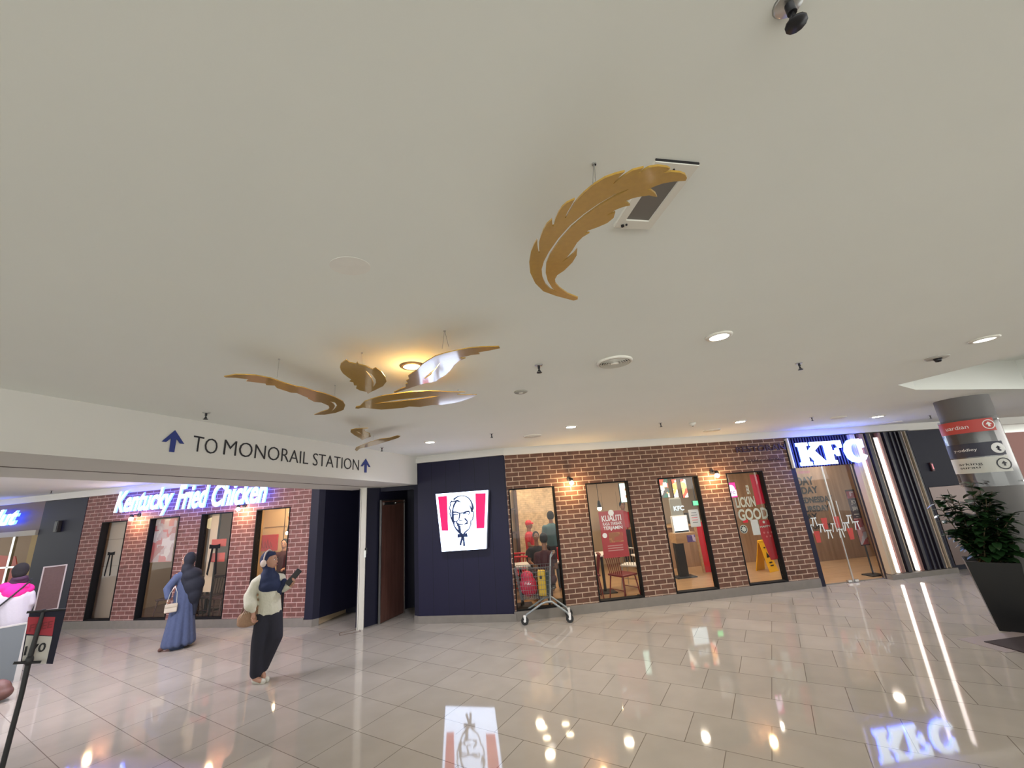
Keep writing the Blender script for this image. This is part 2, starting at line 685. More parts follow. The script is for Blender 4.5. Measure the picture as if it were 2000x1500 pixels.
def text_obj(s, fr, x0, x1, z0, z1, d, m, name='lettering', depth=.01, parent=None, **k):
    mb = text_mb(s, x1 - x0, z1 - z0, depth, **k)
    return mb.build(name, m, parent, (fr.T(x0, d, z0) if fr else Matrix.Translation((x0, d, z0))))


def flat_shape(polys, thick, name, m, parent=None, mtx=None):
    """outline with holes -> plate of real thickness (curve fill), lying in local xy"""
    cu = bpy.data.curves.new('c', 'CURVE')
    cu.dimensions = '2D'
    cu.fill_mode = 'BOTH'
    cu.extrude = thick / 2
    for poly in polys:
        sp = cu.splines.new('POLY')
        sp.points.add(len(poly) - 1)
        for i, p in enumerate(poly):
            sp.points[i].co = (p[0], p[1], 0, 1)
        sp.use_cyclic_u = True
    ob = bpy.data.objects.new('c', cu)
    me = bpy.data.meshes.new_from_object(ob)
    mb = MB().mesh(me)
    bpy.data.objects.remove(ob); bpy.data.curves.remove(cu); bpy.data.meshes.remove(me)
    return mb.build(name, m, parent, mtx)

# ================================================================== SETTING
# floor
M['floor'] = floor_mat()
struct(MB().box(-22, 22, -6.8, 8, -.1, 0).build('floor', 'floor', None))  # rear edge cut short so light from the lower world reaches the ceiling
bpy.data.objects['floor'].scale = (1, 1, 1)
# the floor reaches to the shop fronts; the shops have their own boards behind
struct(MB().prism([(-22, 8), (22, 8), (22, 16), (-22, 16)], -.1, 0).build('floor', 'floor', None))

# ceiling with the sunken bay near the column
bay = [(4.50, 4.56), (4.74, 3.60), (5.9, 2.6), (8.6, 4.3), (7.2, 5.68), (5.0, 4.95)]
bay = [(4.48, 4.60), (4.76, 3.60), (5.7, 2.9), (8.3, 4.2), (7.15, 5.55), (5.05, 4.98)]


def ceiling_mesh():
    cu = bpy.data.curves.new('c', 'CURVE')
    cu.dimensions = '2D'; cu.fill_mode = 'BOTH'; cu.extrude = .05
    for poly in ([(-22, -7), (22, -7), (22, 16), (-22, 16)], bay):
        sp = cu.splines.new('POLY'); sp.points.add(len(poly) - 1)
        for i, p in enumerate(poly):
            sp.points[i].co = (p[0], p[1], 0, 1)
        sp.use_cyclic_u = True
    ob = bpy.data.objects.new('c', cu)
    me = bpy.data.meshes.new_from_object(ob)
    mb = MB().mesh(me)
    bpy.data.objects.remove(ob)
    return mb


struct(ceiling_mesh().build('ceiling', 'ceiling', None, Matrix.Translation((0, 0, CEIL + .05))))
b = MB()
for i in range(len(bay)):
    p, q = Vector(bay[i]), Vector(bay[(i + 1) % len(bay)])
    t = (q - p).normalized(); n = Vector((t.y, -t.x)) * .04
    b.prism([p, q, q + n, p + n], CEIL + .1, CEIL + .42)
b.prism(bay, CEIL + .42, CEIL + .46)
struct(b.build('ceiling', 'ceiling', None))

# sloping bulkhead over the shutter line, carries the station sign
BU = Vector((1.30, 5.27, 0)).normalized()
BN = Vector((-BU.y, BU.x, 0))
B0 = Vector((-3.362, 2.48, 0))


def bulk_z(t):
    return 2.545 - .0225 * t


b = MB()
t0, t1 = -7.0, 5.75
vs = []
for t in (t0, t1):
    for w in (0, 1.48):
        for top in (0, 1):
            p = B0 + BU * t + BN * w
            vs.append((p.x, p.y, CEIL if top else bulk_z(t)))
b.add(vs, [(0, 1, 3, 2), (4, 6, 7, 5), (0, 4, 5, 1), (2, 3, 7, 6), (0, 2, 6, 4), (1, 5, 7, 3)])
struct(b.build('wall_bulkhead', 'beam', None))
# dark strip, the groove's shadow line painted along its underside
b = MB()
vs = []
for t in (t0, t1 - .1):
    for w in (.74, .765):
        p = B0 + BU * t + BN * w
        for dz in (-.004, .02):
            vs.append((p.x, p.y, bulk_z(t) + dz))
b.add(vs, [(0, 1, 3, 2), (4, 6, 7, 5), (0, 4, 5, 1), (2, 3, 7, 6), (0, 2, 6, 4), (1, 5, 7, 3)])
struct(b.build('trim_1', mat('slot_shadow', (.12, .10, .09), .8), None))

# ---- station sign: lettering and arrows on the bulkhead face
BFM = Matrix((BU, -BN * -1, Vector((0, 0, 1)))).transposed().to_4x4()   # local x along, y into wall, z up


def beam_at(px, py):
    p = on_plane(px, py, B0, BN)
    return ((p - B0).dot(BU), p.z)


def beam_T(t, z, off=.006):
    m = BFM.copy()
    m.translation = B0 + BU * t - BN * off + Vector((0, 0, z))
    return m


sgn = thing('direction_lettering', 'black capital lettering TO MONORAIL STATION along the pale bulkhead at the left', 'sign', beam_T(*beam_at(378, 882)))
BO = beam_at(378, 882)
# words follow the slope of the bulkhead's lower edge


def beam_word(s, pl, pr, pt, parent):
    x0, z0 = beam_at(*pl); x1, z1 = beam_at(*pr); _, zt = beam_at(*pt)
    mb = text_mb(s, x1 - x0, (zt - z0), .004, bold=-.012)
    sl = (z1 - z0) / (x1 - x0)
    mb.v = [Vector((p.x + x0 - BO[0], p.y, p.z + z0 - BO[1] + p.x * sl)) for p in mb.v]
    o = mb.build('word', 'textblack', parent)
    return o


beam_word('TO', (374, 881), (422, 888), (368, 849), sgn)
beam_word('MONORAIL', (435, 888), (601, 907), (440, 858.5), sgn)
beam_word('STATION', (610, 909), (700, 919), (613, 885), sgn)


def arrow(pc, pb, pt, half, label):
    x0, z0 = beam_at(*pb); x1, z1 = beam_at(*pt)
    h = z1 - z0
    xs, _ = beam_at(pb[0] + half, pb[1]); w = xs - x0
    poly = [(-.25 * w, 0), (.25 * w, 0), (.25 * w, .55 * h), (w, .30 * h), (w, .42 * h), (0, h), (-w, .42 * h), (-w, .30 * h), (-.25 * w, .55 * h)]
    poly = [(-.22 * w, 0), (.22 * w, 0), (.24 * w, .62 * h), (.62 * w, .42 * h), (1.0 * w, .42 * h), (0, h), (-1.0 * w, .42 * h), (-.62 * w, .42 * h), (-.24 * w, .62 * h)]
    o = MB().slab(poly, -.004, 0).build('direction_arrow', 'textblue', None, beam_T(x0, z0))
    tag(o, label, 'arrow')


arrow(None, (334, 883), (337, 840), 22, 'large dark blue upward arrow left of the station lettering')
arrow(None, (713, 923), (714, 896), 9.5, 'small dark blue upward arrow at the far end of the station lettering')


# ---- brick fronts
def front(fr, s0, s1, wins, top, name, n0, ztop=2.19, zbot=.15, th=.13):
    b = MB()
    e = s0
    for a, c in wins:
        b.box(e, a, 0, th, zbot, top)
        b.box(a, c, 0, th, ztop, top)
        e = c
    b.box(e, s1, 0, th, zbot, top)
    struct(b.build(name, 'brick' if name == 'wall_right' else 'brick_left_lit', None, fr.M))
    k = n0
    for a, c in wins:
        f = MB()
        r = .022
        f.box(a, a + r, -.008, th, zbot, ztop).box(c - r, c, -.008, th, zbot, ztop)
        f.box(a + r, c - r, -.008, th, zbot, zbot + r).box(a + r, c - r, -.008, th, ztop - r, ztop)
        w = struct(f.build('window_%d' % k, 'frameblack', None, fr.M))
        MB().box(a + r, c - r, .085, .093, zbot + r, ztop - r).build('pane', 'glass', w)
        k += 1
    # reveal backs
    b = MB().box(s0, s1, -.022, th + .02, 0, zbot)
    struct(b.build('baseboard_' + name.split('_')[1], 'plinth', None, fr.M))


WR = [(.03, .90), (1.50, 2.345), (2.945, 3.78), (4.37, 5.165)]
WL = [(-5.76, -5.0), (-4.34, -3.5), (-2.91, -2.08), (-1.49, -.66)]
front(FR, -.012, 5.80, WR, 2.81, 'wall_right', 1)
front(FL, -6.35, -.18, WL, 2.80, 'wall_left', 5)

# cornice strips under the ceiling
struct(MB().box(-.02, 8.75, -.06, .2, 2.81, 2.90).box(-.02, 8.75, -.03, .2, 2.90, CEIL).build('trim_2', 'cornice', None, FR.M))
struct(MB().box(-14, 0, -.06, .2, 2.80, 2.89).box(-14, 0, -.03, .2, 2.89, CEIL).build('trim_3', 'cornice', None, FL.M))
struct(MB().box(-.12, 1.77, -.06, .2, 2.82, 2.90).box(-.12, 1.77, -.03, .2, 2.90, CEIL).build('trim_4', 'cornice', None, FM.M))

# ---- dark block carrying the lit sign
struct(MB().prism([(0, 0), (1.765, 0), (1.74, .14), (.1, .9)], .12, 2.82).build('wall_middle', 'navy', None, FM.M))
struct(MB().prism([(-.10, .05), (0, 0), (.1, .9), (.02, .9)], .12, 2.82).build('wall_middle', 'navy_plain', None, FM.M))
struct(MB().prism([(-.10, .03), (0, -.02), (1.79, -.02), (1.79, .1), (-.1, .1)], 0, .12).build('baseboard_middle', 'plinth', None, FM.M))

# ---- corridor recesses between the left front and the dark block
struct(MB().prism([(-4.24, 8.40), (-4.07, 8.375), (-3.975, 8.45), (-3.56, 9.25), (-3.8, 9.35)], .12, CEIL).build('wall_corridor', 'navy_plain', None))
struct(MB().prism([(-4.25, 8.385), (-4.07, 8.36), (-3.97, 8.43), (-4.05, 8.6)], 0, .12).build('baseboard_corridor', 'plinth', None))
struct(MB().box(-3.8, -1.2, 9.25, 9.4, 0, CEIL).build('wall_corridor_back', 'navy_plain', None))
struct(MB().prism([(-3.14, 8.09), (-2.97, 8.03), (-2.80, 8.24), (-2.5, 9.3), (-3.2, 9.3)], 0, CEIL).build('wall_corridor_middle', 'navy_plain', None))
# corridor headers
struct(MB().box(-2.95, -1.95, 8.28, 8.5, 2.34, CEIL).build('wall_corridor_header', 'navy_plain', None))
# door in the second recess
dd = Vector((-2.54 + 2.79, 8.93 - 8.24, 0)); dl = dd.length; da = atan2(dd.y, dd.x)
DM = Matrix.Translation((-2.765, 8.20, 0)) @ Matrix.Rotation(da, 4, 'Z')
d1 = struct(MB().box(0, dl, -.035, -.005, .01, 2.16).build('door_1', 'darkwood', None, DM))
MB().box(-.015, 0, -.045, .0, 0, 2.18).box(dl, dl + .02, -.045, 0, 0, 2.18).box(-.015, dl + .02, -.045, 0, 2.16, 2.18).build('door_frame', 'steel', d1)
MB().box(.05, .42, -.065, -.036, 2.08, 2.13).cyl((.4, -.07, 2.11), (.65, -.12, 2.12), .008).build('door_closer', 'steel', d1)

# white shutter guide post
PB = at_z(709, 1226)
p = MB().box(-.055, .035, -.05, .05, 0, 2.44).box(-.078, -.06, -.05, .05, 0, 2.44)
sp = p.build('shutter_post', mat('post_cream', (.62, .60, .54), .5), None, Matrix.Translation((PB.x, PB.y - .075, 0)) @ Matrix.Rotation(radians(15), 4, 'Z'))
tag(sp, 'narrow cream shutter guide post standing between the two dark recesses', 'post')
MB().box(.015, .05, -.075, -.05, 1.18, 1.30).build('lock_plate', 'steel', sp)
MB().box(.03, .07, -.07, -.045, 1.24, 1.34).build('latch', 'black', sp)
hp = at_z(683, 1235)
h = MB()
for x0, x1, y0, y1 in ((-.17, .17, -.09, -.08), (-.17, .17, .08, .09), (-.17, -.16, -.08, .08), (.16, .17, -.08, .08)):
    h.box(x0, x1, y0, y1, 0, .004)
ho = h.build('floor_hatch', mat('hatch_edge', (.10, .06, .04), .6), None, Matrix.Translation((hp.x, hp.y, .0)) @ Matrix.Rotation(radians(28), 4, 'Z'))
tag(ho, 'small dark-edged floor hatch outline in the tiles beside the cream post', 'floor hatch')

# ---- entrance bay of the right front
struct(MB().box(5.80, 5.90, .0, .13, .0, 2.75).build('trim_5', 'navy_plain', None, FR.M))
ribs = MB()
k = 0
s = 5.90
while s < 7.40:
    ribs.box(s, s + .03, -.03, .02, 2.19, 2.79)
    s += .062
ribs.box(5.86, 7.42, .02, .10, 2.19, 2.79)
struct(ribs.build('wall_entrance_header', 'navy', None, FR.M))
struct(MB().box(5.835, 5.862, -.06, .10, 2.19, 2.79).build('trim_6', 'whitegloss', None, FR.M))
struct(MB().box(5.86, 7.35, .08, .12, 0, .012).build('trim_7', 'plinth', None, FR.M))
# glass doors
dm = FR.M
d2 = struct(MB().box(5.88, 5.892, .05, .075, 0.01, 2.19).box(6.53, 6.538, .05, .075, 0.01, 2.19).build('door_2', 'steel', None, dm))
MB().box(5.892, 6.53, .058, .066, .012, 2.185).build('pane', 'glass', d2)
MB().box(6.42, 6.50, .04, .085, .012, .05).build('floor_hinge', 'steel', d2)
MB().cyl((6.46, .03, .92), (6.46, .03, 1.5), .009).build('door_handle', 'steel', d2)
d3 = struct(MB().box(6.545, 6.553, .05, .075, .01, 2.19).box(7.22, 7.235, .05, .075, .01, 2.19).build('door_3', 'steel', None, dm))
MB().box(6.553, 7.22, .058, .066, .012, 2.185).build('pane', 'glass', d3)
MB().box(6.56, 6.64, .04, .085, .012, .05).build('floor_hinge', 'steel', d3)
MB().cyl((6.62, .03, .92), (6.62, .03, 1.5), .009).build('door_handle', 'steel', d3)


def bow(parent, s, z, w, h, m, d, name='bow_tie_sticker', parent_T=None):
    b = MB()
    b.slab([(s - w / 2, z), (s + w / 2, z), (s + w / 2, z + h * .14), (s + w * .12, z + h * .11), (s - w * .12, z + h * .11), (s - w / 2, z + h * .14)], d, d + .003)
    b.slab([(s - w * .10, z), (s - w * .32, z - h * .85), (s - w * .48, z - h * .80), (s - w * .28, z)][::-1], d, d + .003)
    b.slab([(s + w * .10, z), (s + w * .28, z), (s + w * .44, z - h * .80), (s + w * .28, z - h * .85)], d, d + .003)
    return b.build(name, m, parent, parent_T)


M['stickerwhite'] = mat('white_sticker', (.62, .66, .62), .5)
M['stickerred'] = mat('red_sticker', (.42, .04, .03), .5)
for (px, py) in ((1589, 1013), (1581, 1027), (1604, 1025), (1619, 1037)):
    s_, z_ = FR.at(px, py, .05)
    bow(d2, s_, z_, .12, .17, 'stickerwhite', .050)
for (px, py) in ((1628, 1024), (1642, 1035), (1652, 1022), (1658, 1008), (1672, 1020)):
    s_, z_ = FR.at(px, py, .05)
    bow(d3, s_, z_, .12, .17, 'stickerwhite', .050)
for i, (px, py) in enumerate(((1597, 1048), (1611, 1022), (1635, 1019), (1662, 1042))):
    s_, z_ = FR.at(px, py, .05)
    MB().slab([(s_ - .045, z_ - .11), (s_ + .045, z_ - .11), (s_ + .065, z_ + .10), (s_ - .065, z_ + .10)], .05, .053).build('bucket_sticker', 'stickerred', d2 if i < 2 else d3)

# ribbed wall right of the entrance with two light strips
tones = {'navy': [], 'dark': [], 'brown': [], 'pale': []}
rb = {'dark': MB(), 'brown': MB(), 'pale': MB(), 'navyr': MB()}
seq = [(7.235, .045, 'pale', .09), (7.285, .025, 'brown', .06), (7.315, .03, 'pale', .06), (7.35, .02, 'dark', .03), (7.375, .03, 'pale', .04),
       (7.50, .07, 'brown', .06), (7.60, .02, 'pale', .03), (7.64, .07, 'dark', .07), (7.73, .03, 'dark', .03), (7.77, .015, 'pale', .03),
       (7.925, .06, 'brown', .07), (8.0, .03, 'dark', .03), (8.045, .06, 'dark', .08), (8.115, .012, 'pale', .06), (8.14, .05, 'navyr', .05), (8.20, .03, 'dark', .08),
       (8.245, .05, 'navyr', .05), (8.31, .03, 'dark', .08), (8.355, .04, 'navyr', .04), (8.41, .05, 'dark', .08), (8.47, .012, 'pale', .09), (8.50, .03, 'dark', .05),
       (8.55, .012, 'pale', .09), (8.58, .05, 'dark', .06), (8.64, .05, 'navyr', .06)]
for s, w, t, dep in seq:
    rb[t].box(s, s + w, -dep, .02, .10, 2.79)
M['ribdark'] = mat('rib_dark', (.022, .018, .026), .3)
M['ribbrown'] = mat('rib_brown', (.20, .10, .085), .4)
M['ribpale'] = mat('rib_pale_oak', (.45, .36, .26), .35)
struct(rb['dark'].build('wall_slats', 'ribdark', None, FR.M))
struct(rb['brown'].build('wall_slats', 'ribbrown', None, FR.M))
struct(rb['pale'].build('wall_slats', 'ribpale', None, FR.M))
struct(rb['navyr'].build('wall_slats', 'navy_plain', None, FR.M))
struct(MB().box(7.23, 8.70, .02, .12, .0, 2.79).build('wall_slats', 'ribdark', None, FR.M))
struct(MB().box(7.23, 8.70, -.09, .02, 0, .09).build('baseboard_slats', 'plinth', None, FR.M))
for s, lb in ((7.425, 'left of the two tall glowing light strips in the slatted wall, nearer the glass doors'), (7.865, 'right of the two tall glowing light strips in the slatted wall')):
    t = thing('light_strip', lb, 'light strip', FR.T(s, 0, .10), 'light strips in the slatted wall')
    MB().box(-.018, .048, -.02, .02, 0, 2.6).build('channel', 'steel', t)
    MB().box(.0, .030, -.065, -.02, .01, 2.59).build('diffuser', 'led', t)

# far right: dark wall, mirror panel, pink shop beyond
struct(MB().box(8.70, 10.4, .12, .25, 0, 2.80).build('wall_far_right', 'navy_plain', None, FR.M))
struct(MB().box(8.86, 10.3, .06, .12, .10, 1.60).build('trim_8', mat('bronze_mirror', (.17, .12, .11), .2, metal=.4), None, FR.M))
struct(MB().box(8.74, 18, -.02, .15, 2.80, CEIL).build('trim_9', 'cornice', None, FR.M))
struct(MB().box(10.4, 18, .05, .2, 0, 2.62).build('wall_pink', mat('pink_wall', (.42, .20, .18), .6), None, FR.M))
fe = thing('wall_indicator', 'tiny pinkish wall indicator high on the dark wall left of the column', 'indicator', FR.T(*[FR.at(1818, 912, .12)[0], .12, FR.at(1818, 912, .12)[1]]))
MB().rbox(-.03, .03, -.04, 0, -.09, .09, .008).build('housing', mat('indicator_body', (.12, .05, .06), .4), fe)
MB().box(-.012, .012, -.045, -.04, -.05, .06).build('indicator_lens', emit('pink_glow', (1, .3, .35), .2), fe)

# ---- left end: neighbouring shop and navy pier
struct(MB().box(-7.75, -6.35, -.01, .2, 0, 2.79).build('wall_left_pier', 'navy_plain', None, FL.M))
_bs, _bz = FL.at(118, 1028, 0)
bl = thing('wall_box', 'small black speaker box high on the navy pier at the left', 'speaker', FL.T(_bs, -.01, _bz))
MB().rbox(-.06, .06, -.08, 0, -.13, .13, .01).build('housing', 'black', bl)
MB().box(-.04, .04, -.085, -.08, -.10, .10).build('grille', 'darkmetal', bl)
M['brownfascia'] = mat('brown_fascia', (.10, .05, .06), .5)
struct(MB().box(-14, -7.75, 0, .15, 2.14, 2.80).build('wall_next_shop', 'brownfascia', None, FL.M))
struct(MB().box(-14, -7.78, -.05, .15, 2.02, 2.14).build('trim_10', mat('beige_cover', (.42, .38, .33), .6), None, FL.M))
struct(MB().box(-14, -7.75, 1.3, 1.4, 0, 2.2).build('wall_next_shop_back', mat('next_shop_wall', (.28, .17, .09), .6), None, FL.M))
struct(MB().box(-8.0, -7.75, 0.02, 1.3, 0, 2.2).build('wall_next_shop_side', mat('ochre_panel', (.33, .22, .08), .6), None, FL.M))
struct(MB().box(-8.7, -8.62, .05, .1, 0, 2.02).box(-8.9, -7.8, .05, .1, 1.30, 1.34).build('trim_11', 'steel', None, FL.M))
tag(MB().slab([(-9.6, .2), (-8.75, .1), (-8.62, 1.0), (-8.95, 1.55), (-9.6, 1.6)], .3, .32).build('promotional_banner', mat('red_banner', (.55, .08, .05), .5), None, FL.M),
    'red banner inside the shop at the left picture edge', 'banner')


def sign_letters(s, fr, s0, s1, z0, z1, name, label, shear=0.0, bold=0.0, off=.10, thick=.05, mb=None, split=False, cat='sign'):
    t = thing(name, label, cat, fr.T(s0, -off, z0))
    mbx = mb or text_mb(s, s1 - s0, z1 - z0, 2.0 * thick / 2, shear=shear, bold=bold)
    # side walls glow blue, faces white
    face, side = MB(), MB()
    for f in mbx.f:
        P = [mbx.v[i] for i in f]
        n = (P[1] - P[0]).cross(P[2] - P[1])
        (face if abs(n.y) > .7 * n.length and sum(q.y for q in P) / len(P) < 0 else side).add(P, [tuple(range(len(P)))])
    a = face.build('letter_faces', 'letters', t)
    b_ = side.build('letter_sides', 'signside_soft', t)
    return t


sign_letters('Hut', FL, FL.at(-14, 1020)[0], FL.at(50, 1000)[0], 2.30, 2.68, 'shop_sign', 'glowing white handwritten lettering Hut on the brown fascia at the left edge', shear=.3, bold=.03)

# Kentucky Fried Chicken: three brush words
KT = thing('shop_sign', 'glowing white brush lettering Kentucky Fried Chicken on the left brick front', 'sign', FL.T(-5.5, -.13, 2.2))


def kfc_word(s, a, b_, z0, z1):
    mbx = text_mb(s, b_ - a, z1 - z0, .035, shear=.28, bold=.022)
    face, side = MB(), MB()
    for f in mbx.f:
        P = [mbx.v[i] + Vector((a + 5.5, 0, z0 - 2.2)) for i in f]
        n = (P[1] - P[0]).cross(P[2] - P[1])
        (face if abs(n.y) > .7 * n.length and P[0].y < 0 else side).add(P, [tuple(range(len(P)))])
    f_ = face.build('word', 'letters', KT)
    side.build('letter_sides', 'signside_soft', f_)


kfc_word('Kentucky', FL.at(226, 985, -.13)[0], FL.at(339, 970, -.13)[0], FL.at(326, 1005, -.13)[1] - .01, 2.83)
kfc_word('Fried', FL.at(345, 980, -.13)[0], FL.at(408, 970, -.13)[0], FL.at(345, 997, -.13)[1] + .01, 2.84)
kfc_word('Chicken', FL.at(414, 980, -.13)[0], FL.at(521, 970, -.13)[0], FL.at(420, 990, -.13)[1] + .0, 2.80)


# KFC slab letters
def slab_letters(x0, z0, h, sx, thick):
    K = [(0, 0), (.44, 0), (.44, .15), (.36, .16), (.36, .34), (.44, .43), (.60, .16), (.56, .15), (.56, 0), (1.08, 0), (1.08, .15), (.98, .17), (.66, .62), (.90, .84), (1.0, .86), (1.0, 1), (.56, 1), (.56, .86), (.62, .84), (.36, .56), (.36, .84), (.44, .86), (.44, 1), (0, 1), (0, .86), (.08, .84), (.08, .16), (0, .15)]
    F = [(0, 0), (.44, 0), (.44, .15), (.35, .16), (.35, .42), (.50, .42), (.53, .33), (.62, .33), (.62, .68), (.53, .68), (.50, .58), (.35, .58), (.35, .85), (.60, .85), (.66, .68), (.78, .68), (.78, 1), (0, 1), (0, .86), (.08, .84), (.08, .16), (0, .15)]
    Cc = [(.84, 1.0), (.76, 1.0), (.73, .94), (.60, 1.01), (.45, 1.02), (.25, .97), (.09, .80), (.02, .5), (.09, .20), (.25, .03), (.46, -.02), (.66, .02), (.80, .12), (.88, .26), (.74, .34), (.64, .22), (.50, .17), (.38, .22), (.30, .35), (.28, .5), (.30, .66), (.37, .79), (.48, .84), (.60, .80), (.68, .72), (.72, .62), (.84, .62)]
    out = []
    for poly, ox in ((K, 0), (F, 1.02), (Cc, 1.86)):
        out.append([(x0 + (p[0] + ox) * h * sx, z0 + p[1] * h) for p in poly])
    return out


KS0 = 5.93
kz0, kh = 2.215, .46
kt = thing('shop_sign', 'big glowing white slab letters KFC above the glass entrance', 'sign', FR.T(KS0, -.10, kz0))
ksx = (7.47 - KS0) / (kh * 2.78)
for poly in slab_letters(0, 0, kh, ksx, .06):
    o = flat_shape([poly], .012, 'letter', 'letters', kt, Matrix.Translation((0, -.05, 0)) @ Matrix.Rotation(pi / 2, 4, 'X'))
    n = len(poly)
    s_ = MB().add([(q[0], -.043, q[1]) for q in poly] + [(q[0], -.012, q[1]) for q in poly], [(i, (i + 1) % n, n + (i + 1) % n, n + i) for i in range(n)])
    s_.build('letter_sides', 'signside', o, (Matrix.Translation((0, -.05, 0)) @ Matrix.Rotation(pi / 2, 4, 'X')).inverted())

rs = FR.at(1436, 886)[0]
rz = thing('restaurant_lettering', 'dim dark capital lettering RESTORAN high on the right brick front', 'sign', FR.T(4.69, -.03, 2.57))
text_mb('RESTORAN', 1.08, .12, .02, bold=.01).build('word', mat('dim_letter', (.045, .02, .05), .6), rz)
text_mb('AYAM GORENG', .9, .045, .01).build('word', mat('dim_letter_small', (.07, .03, .04), .6), rz, Matrix.Translation((.1, .02, -.2)))

# ---- lit logo sign on the dark block
sg = thing('logo_sign', 'glowing white bucket-shaped sign with red bars and a line-drawn face on the dark block', 'sign', FM.T(0, 0, 0))


def sp_(X, Y, d=-.135):
    return FM.at(830 + X / 10.0, 940 + Y / 10.0, d)


body = [sp_(330, 1375), sp_(1195, 1318), sp_(1230, 170), sp_(208, 250)]
MB().slab(body, -.12, -.02).build('sign_case', mat('sign_case', (.15, .17, .25), .4), sg)
MB().slab(body, -.135, -.12).build('sign_face', 'signwhite', sg)
MB().slab([sp_(330, 968), sp_(455, 968), sp_(430, 285), sp_(255, 300)], -.140, -.135).build('red_bar', 'signred', sg)
MB().slab([sp_(1005, 922), sp_(1160, 915), sp_(1190, 230), sp_(985, 235)], -.140, -.135).build('red_bar', 'signred', sg)
ln = MB()


def stroke(pts, w):
    sc = 1.35 / 1000.0
    q = [sp_(*p) for p in pts]
    ln.ribbon(q, [x * sc for x in w] if isinstance(w, list) else w * sc, -.141, -.135)


stroke([(560, 360), (600, 325), (650, 295), (720, 280), (790, 290), (850, 325), (895, 380), (925, 450), (935, 520), (920, 590)], [26, 20, 14, 12, 12, 14, 16, 22, 36, 14])
stroke([(520, 400), (580, 388), (640, 380), (700, 408)], [16, 18, 26, 8])
stroke([(530, 380), (490, 430), (500, 470), (478, 520), (498, 570), (490, 640), (515, 720), (560, 790), (570, 860), (610, 930), (680, 1000), (740, 1060)], [20, 14, 14, 14, 16, 14, 16, 34, 14, 20, 30, 30])
stroke([(610, 395), (570, 460), (550, 530), (540, 600), (545, 680), (548, 790)], [22, 26, 16, 26, 34, 34])
stroke([(875, 470), (905, 540), (918, 590), (950, 600), (945, 680), (930, 750), (900, 770), (895, 850), (860, 930), (790, 990), (740, 1060)], [10, 20, 26, 14, 14, 14, 14, 12, 12, 18, 22])
stroke([(550, 605), (610, 600), (680, 625), (745, 615), (800, 595), (865, 585)], [22, 16, 16, 16, 20, 20])
stroke([(865, 585), (870, 620), (850, 655)], [16, 14, 8])
stroke([(560, 655), (610, 640), (650, 650)], [18, 12, 8])
stroke([(745, 640), (800, 620), (840, 625)], [14, 12, 6])
stroke([(680, 630), (675, 700), (660, 750), (690, 768), (735, 765)], [22, 18, 14, 14, 8])
stroke([(775, 725), (825, 775), (822, 820), (770, 835)], [22, 18, 26, 12])
stroke([(640, 760), (615, 800), (640, 835), (700, 842), (745, 845)], [14, 18, 26, 14, 8])
stroke([(620, 790), (580, 785)], [10, 12])
stroke([(630, 850), (670, 880), (680, 960), (690, 1000)], [12, 38, 34, 30])
stroke([(635, 1065), (740, 1060), (830, 1048)], [48, 34, 52])
stroke([(740, 1070), (715, 1150), (690, 1250)], [34, 26, 26])
stroke([(740, 1070), (760, 1160), (768, 1265)], [34, 26, 26])
ln.build('line_drawing', 'signnavy', sg)

# ================================================================== CEILING FITTINGS
M['ringwhite'] = mat('lamp_trim', (.72, .70, .64), .4)
M['ringdark'] = mat('lamp_trim_bronze', (.10, .07, .05), .4)


def point_light(name, parent, loc, power, color, size=.04, kind='POINT', spot=None):
    d = bpy.data.lights.new(name, kind)
    d.energy = power
    d.color = color
    d.shadow_soft_size = size
    if kind == 'SPOT':
        d.spot_size = spot or radians(150)
        d.spot_blend = .8
    o = bpy.data.objects.new(name, d)
    COL.objects.link(o)
    o.parent = parent
    o.location = loc
    return o


def downlight(x, y, r, label, lens='lens', power=20, color=(1, .95, .86), trim='ringwhite', group=None, drop=.0):
    t = thing('ceiling_downlight', label, 'ceiling light', Matrix.Translation((x, y, CEIL)), group)
    MB().lathe([(r * .80, -.012), (r, -.012), (r * 1.12, -.006), (r * 1.15, 0), (r * .80, 0)], seg=32).build('trim_ring', trim, t)
    MB().lathe([(.001, -.010), (r * .80, -.010), (r * .80, 0), (.001, 0)], seg=32).build('lens', lens, t)
    point_light('lamp', t, (0, 0, -.03), power, color, r * .8, 'SPOT')
    return t


M['lens_warm'] = emit('downlight_lens_warm', (1, .80, .42), 7)
spots = [((1404, 656), .075, 'brightest round ceiling downlight, right of the slatted round vent', 'lens', 40, (1, .96, .88)),
         ((1922, 662), .08, 'pale softly lit round downlight at the right edge of the ceiling', 'lens_dim', 8, (1, .96, .88)),
         ((1115, 833), .085, 'round downlight on the ceiling in front of the first window of the right brick front', 'lens', 84, (1, .94, .87)),
         ((840, 863), .085, 'round downlight on the ceiling in front of the dark block with the logo sign', 'lens', 80, (.86, .88, 1)),
         ((1445, 823), .09, 'round downlight on the ceiling before the fourth window and the dim lettering', 'lens', 85, (.97, .95, 1)),
         ((1714, 813), .10, 'round downlight on the ceiling above the slatted wall at the right', 'lens', 80, (.98, .95, .98)),
         ((805, 714), .075, 'warm golden downlight glowing behind the blue-lit feather', 'lens_warm', 22, (1, .74, .36))]
for (p, r, lb, le, pw, c) in spots:
    q = at_z(p[0], p[1], CEIL)
    t = downlight(q.x, q.y, r, lb, le, pw, c, 'ringwhite' if p[0] != 805 else 'ringdark')
    if p[0] == 805:
        # its recessed reflector ring throws light back along the ceiling
        point_light('lamp_spill', t, (0, 0, -.05), 1.2, (1, .72, .32), .06)

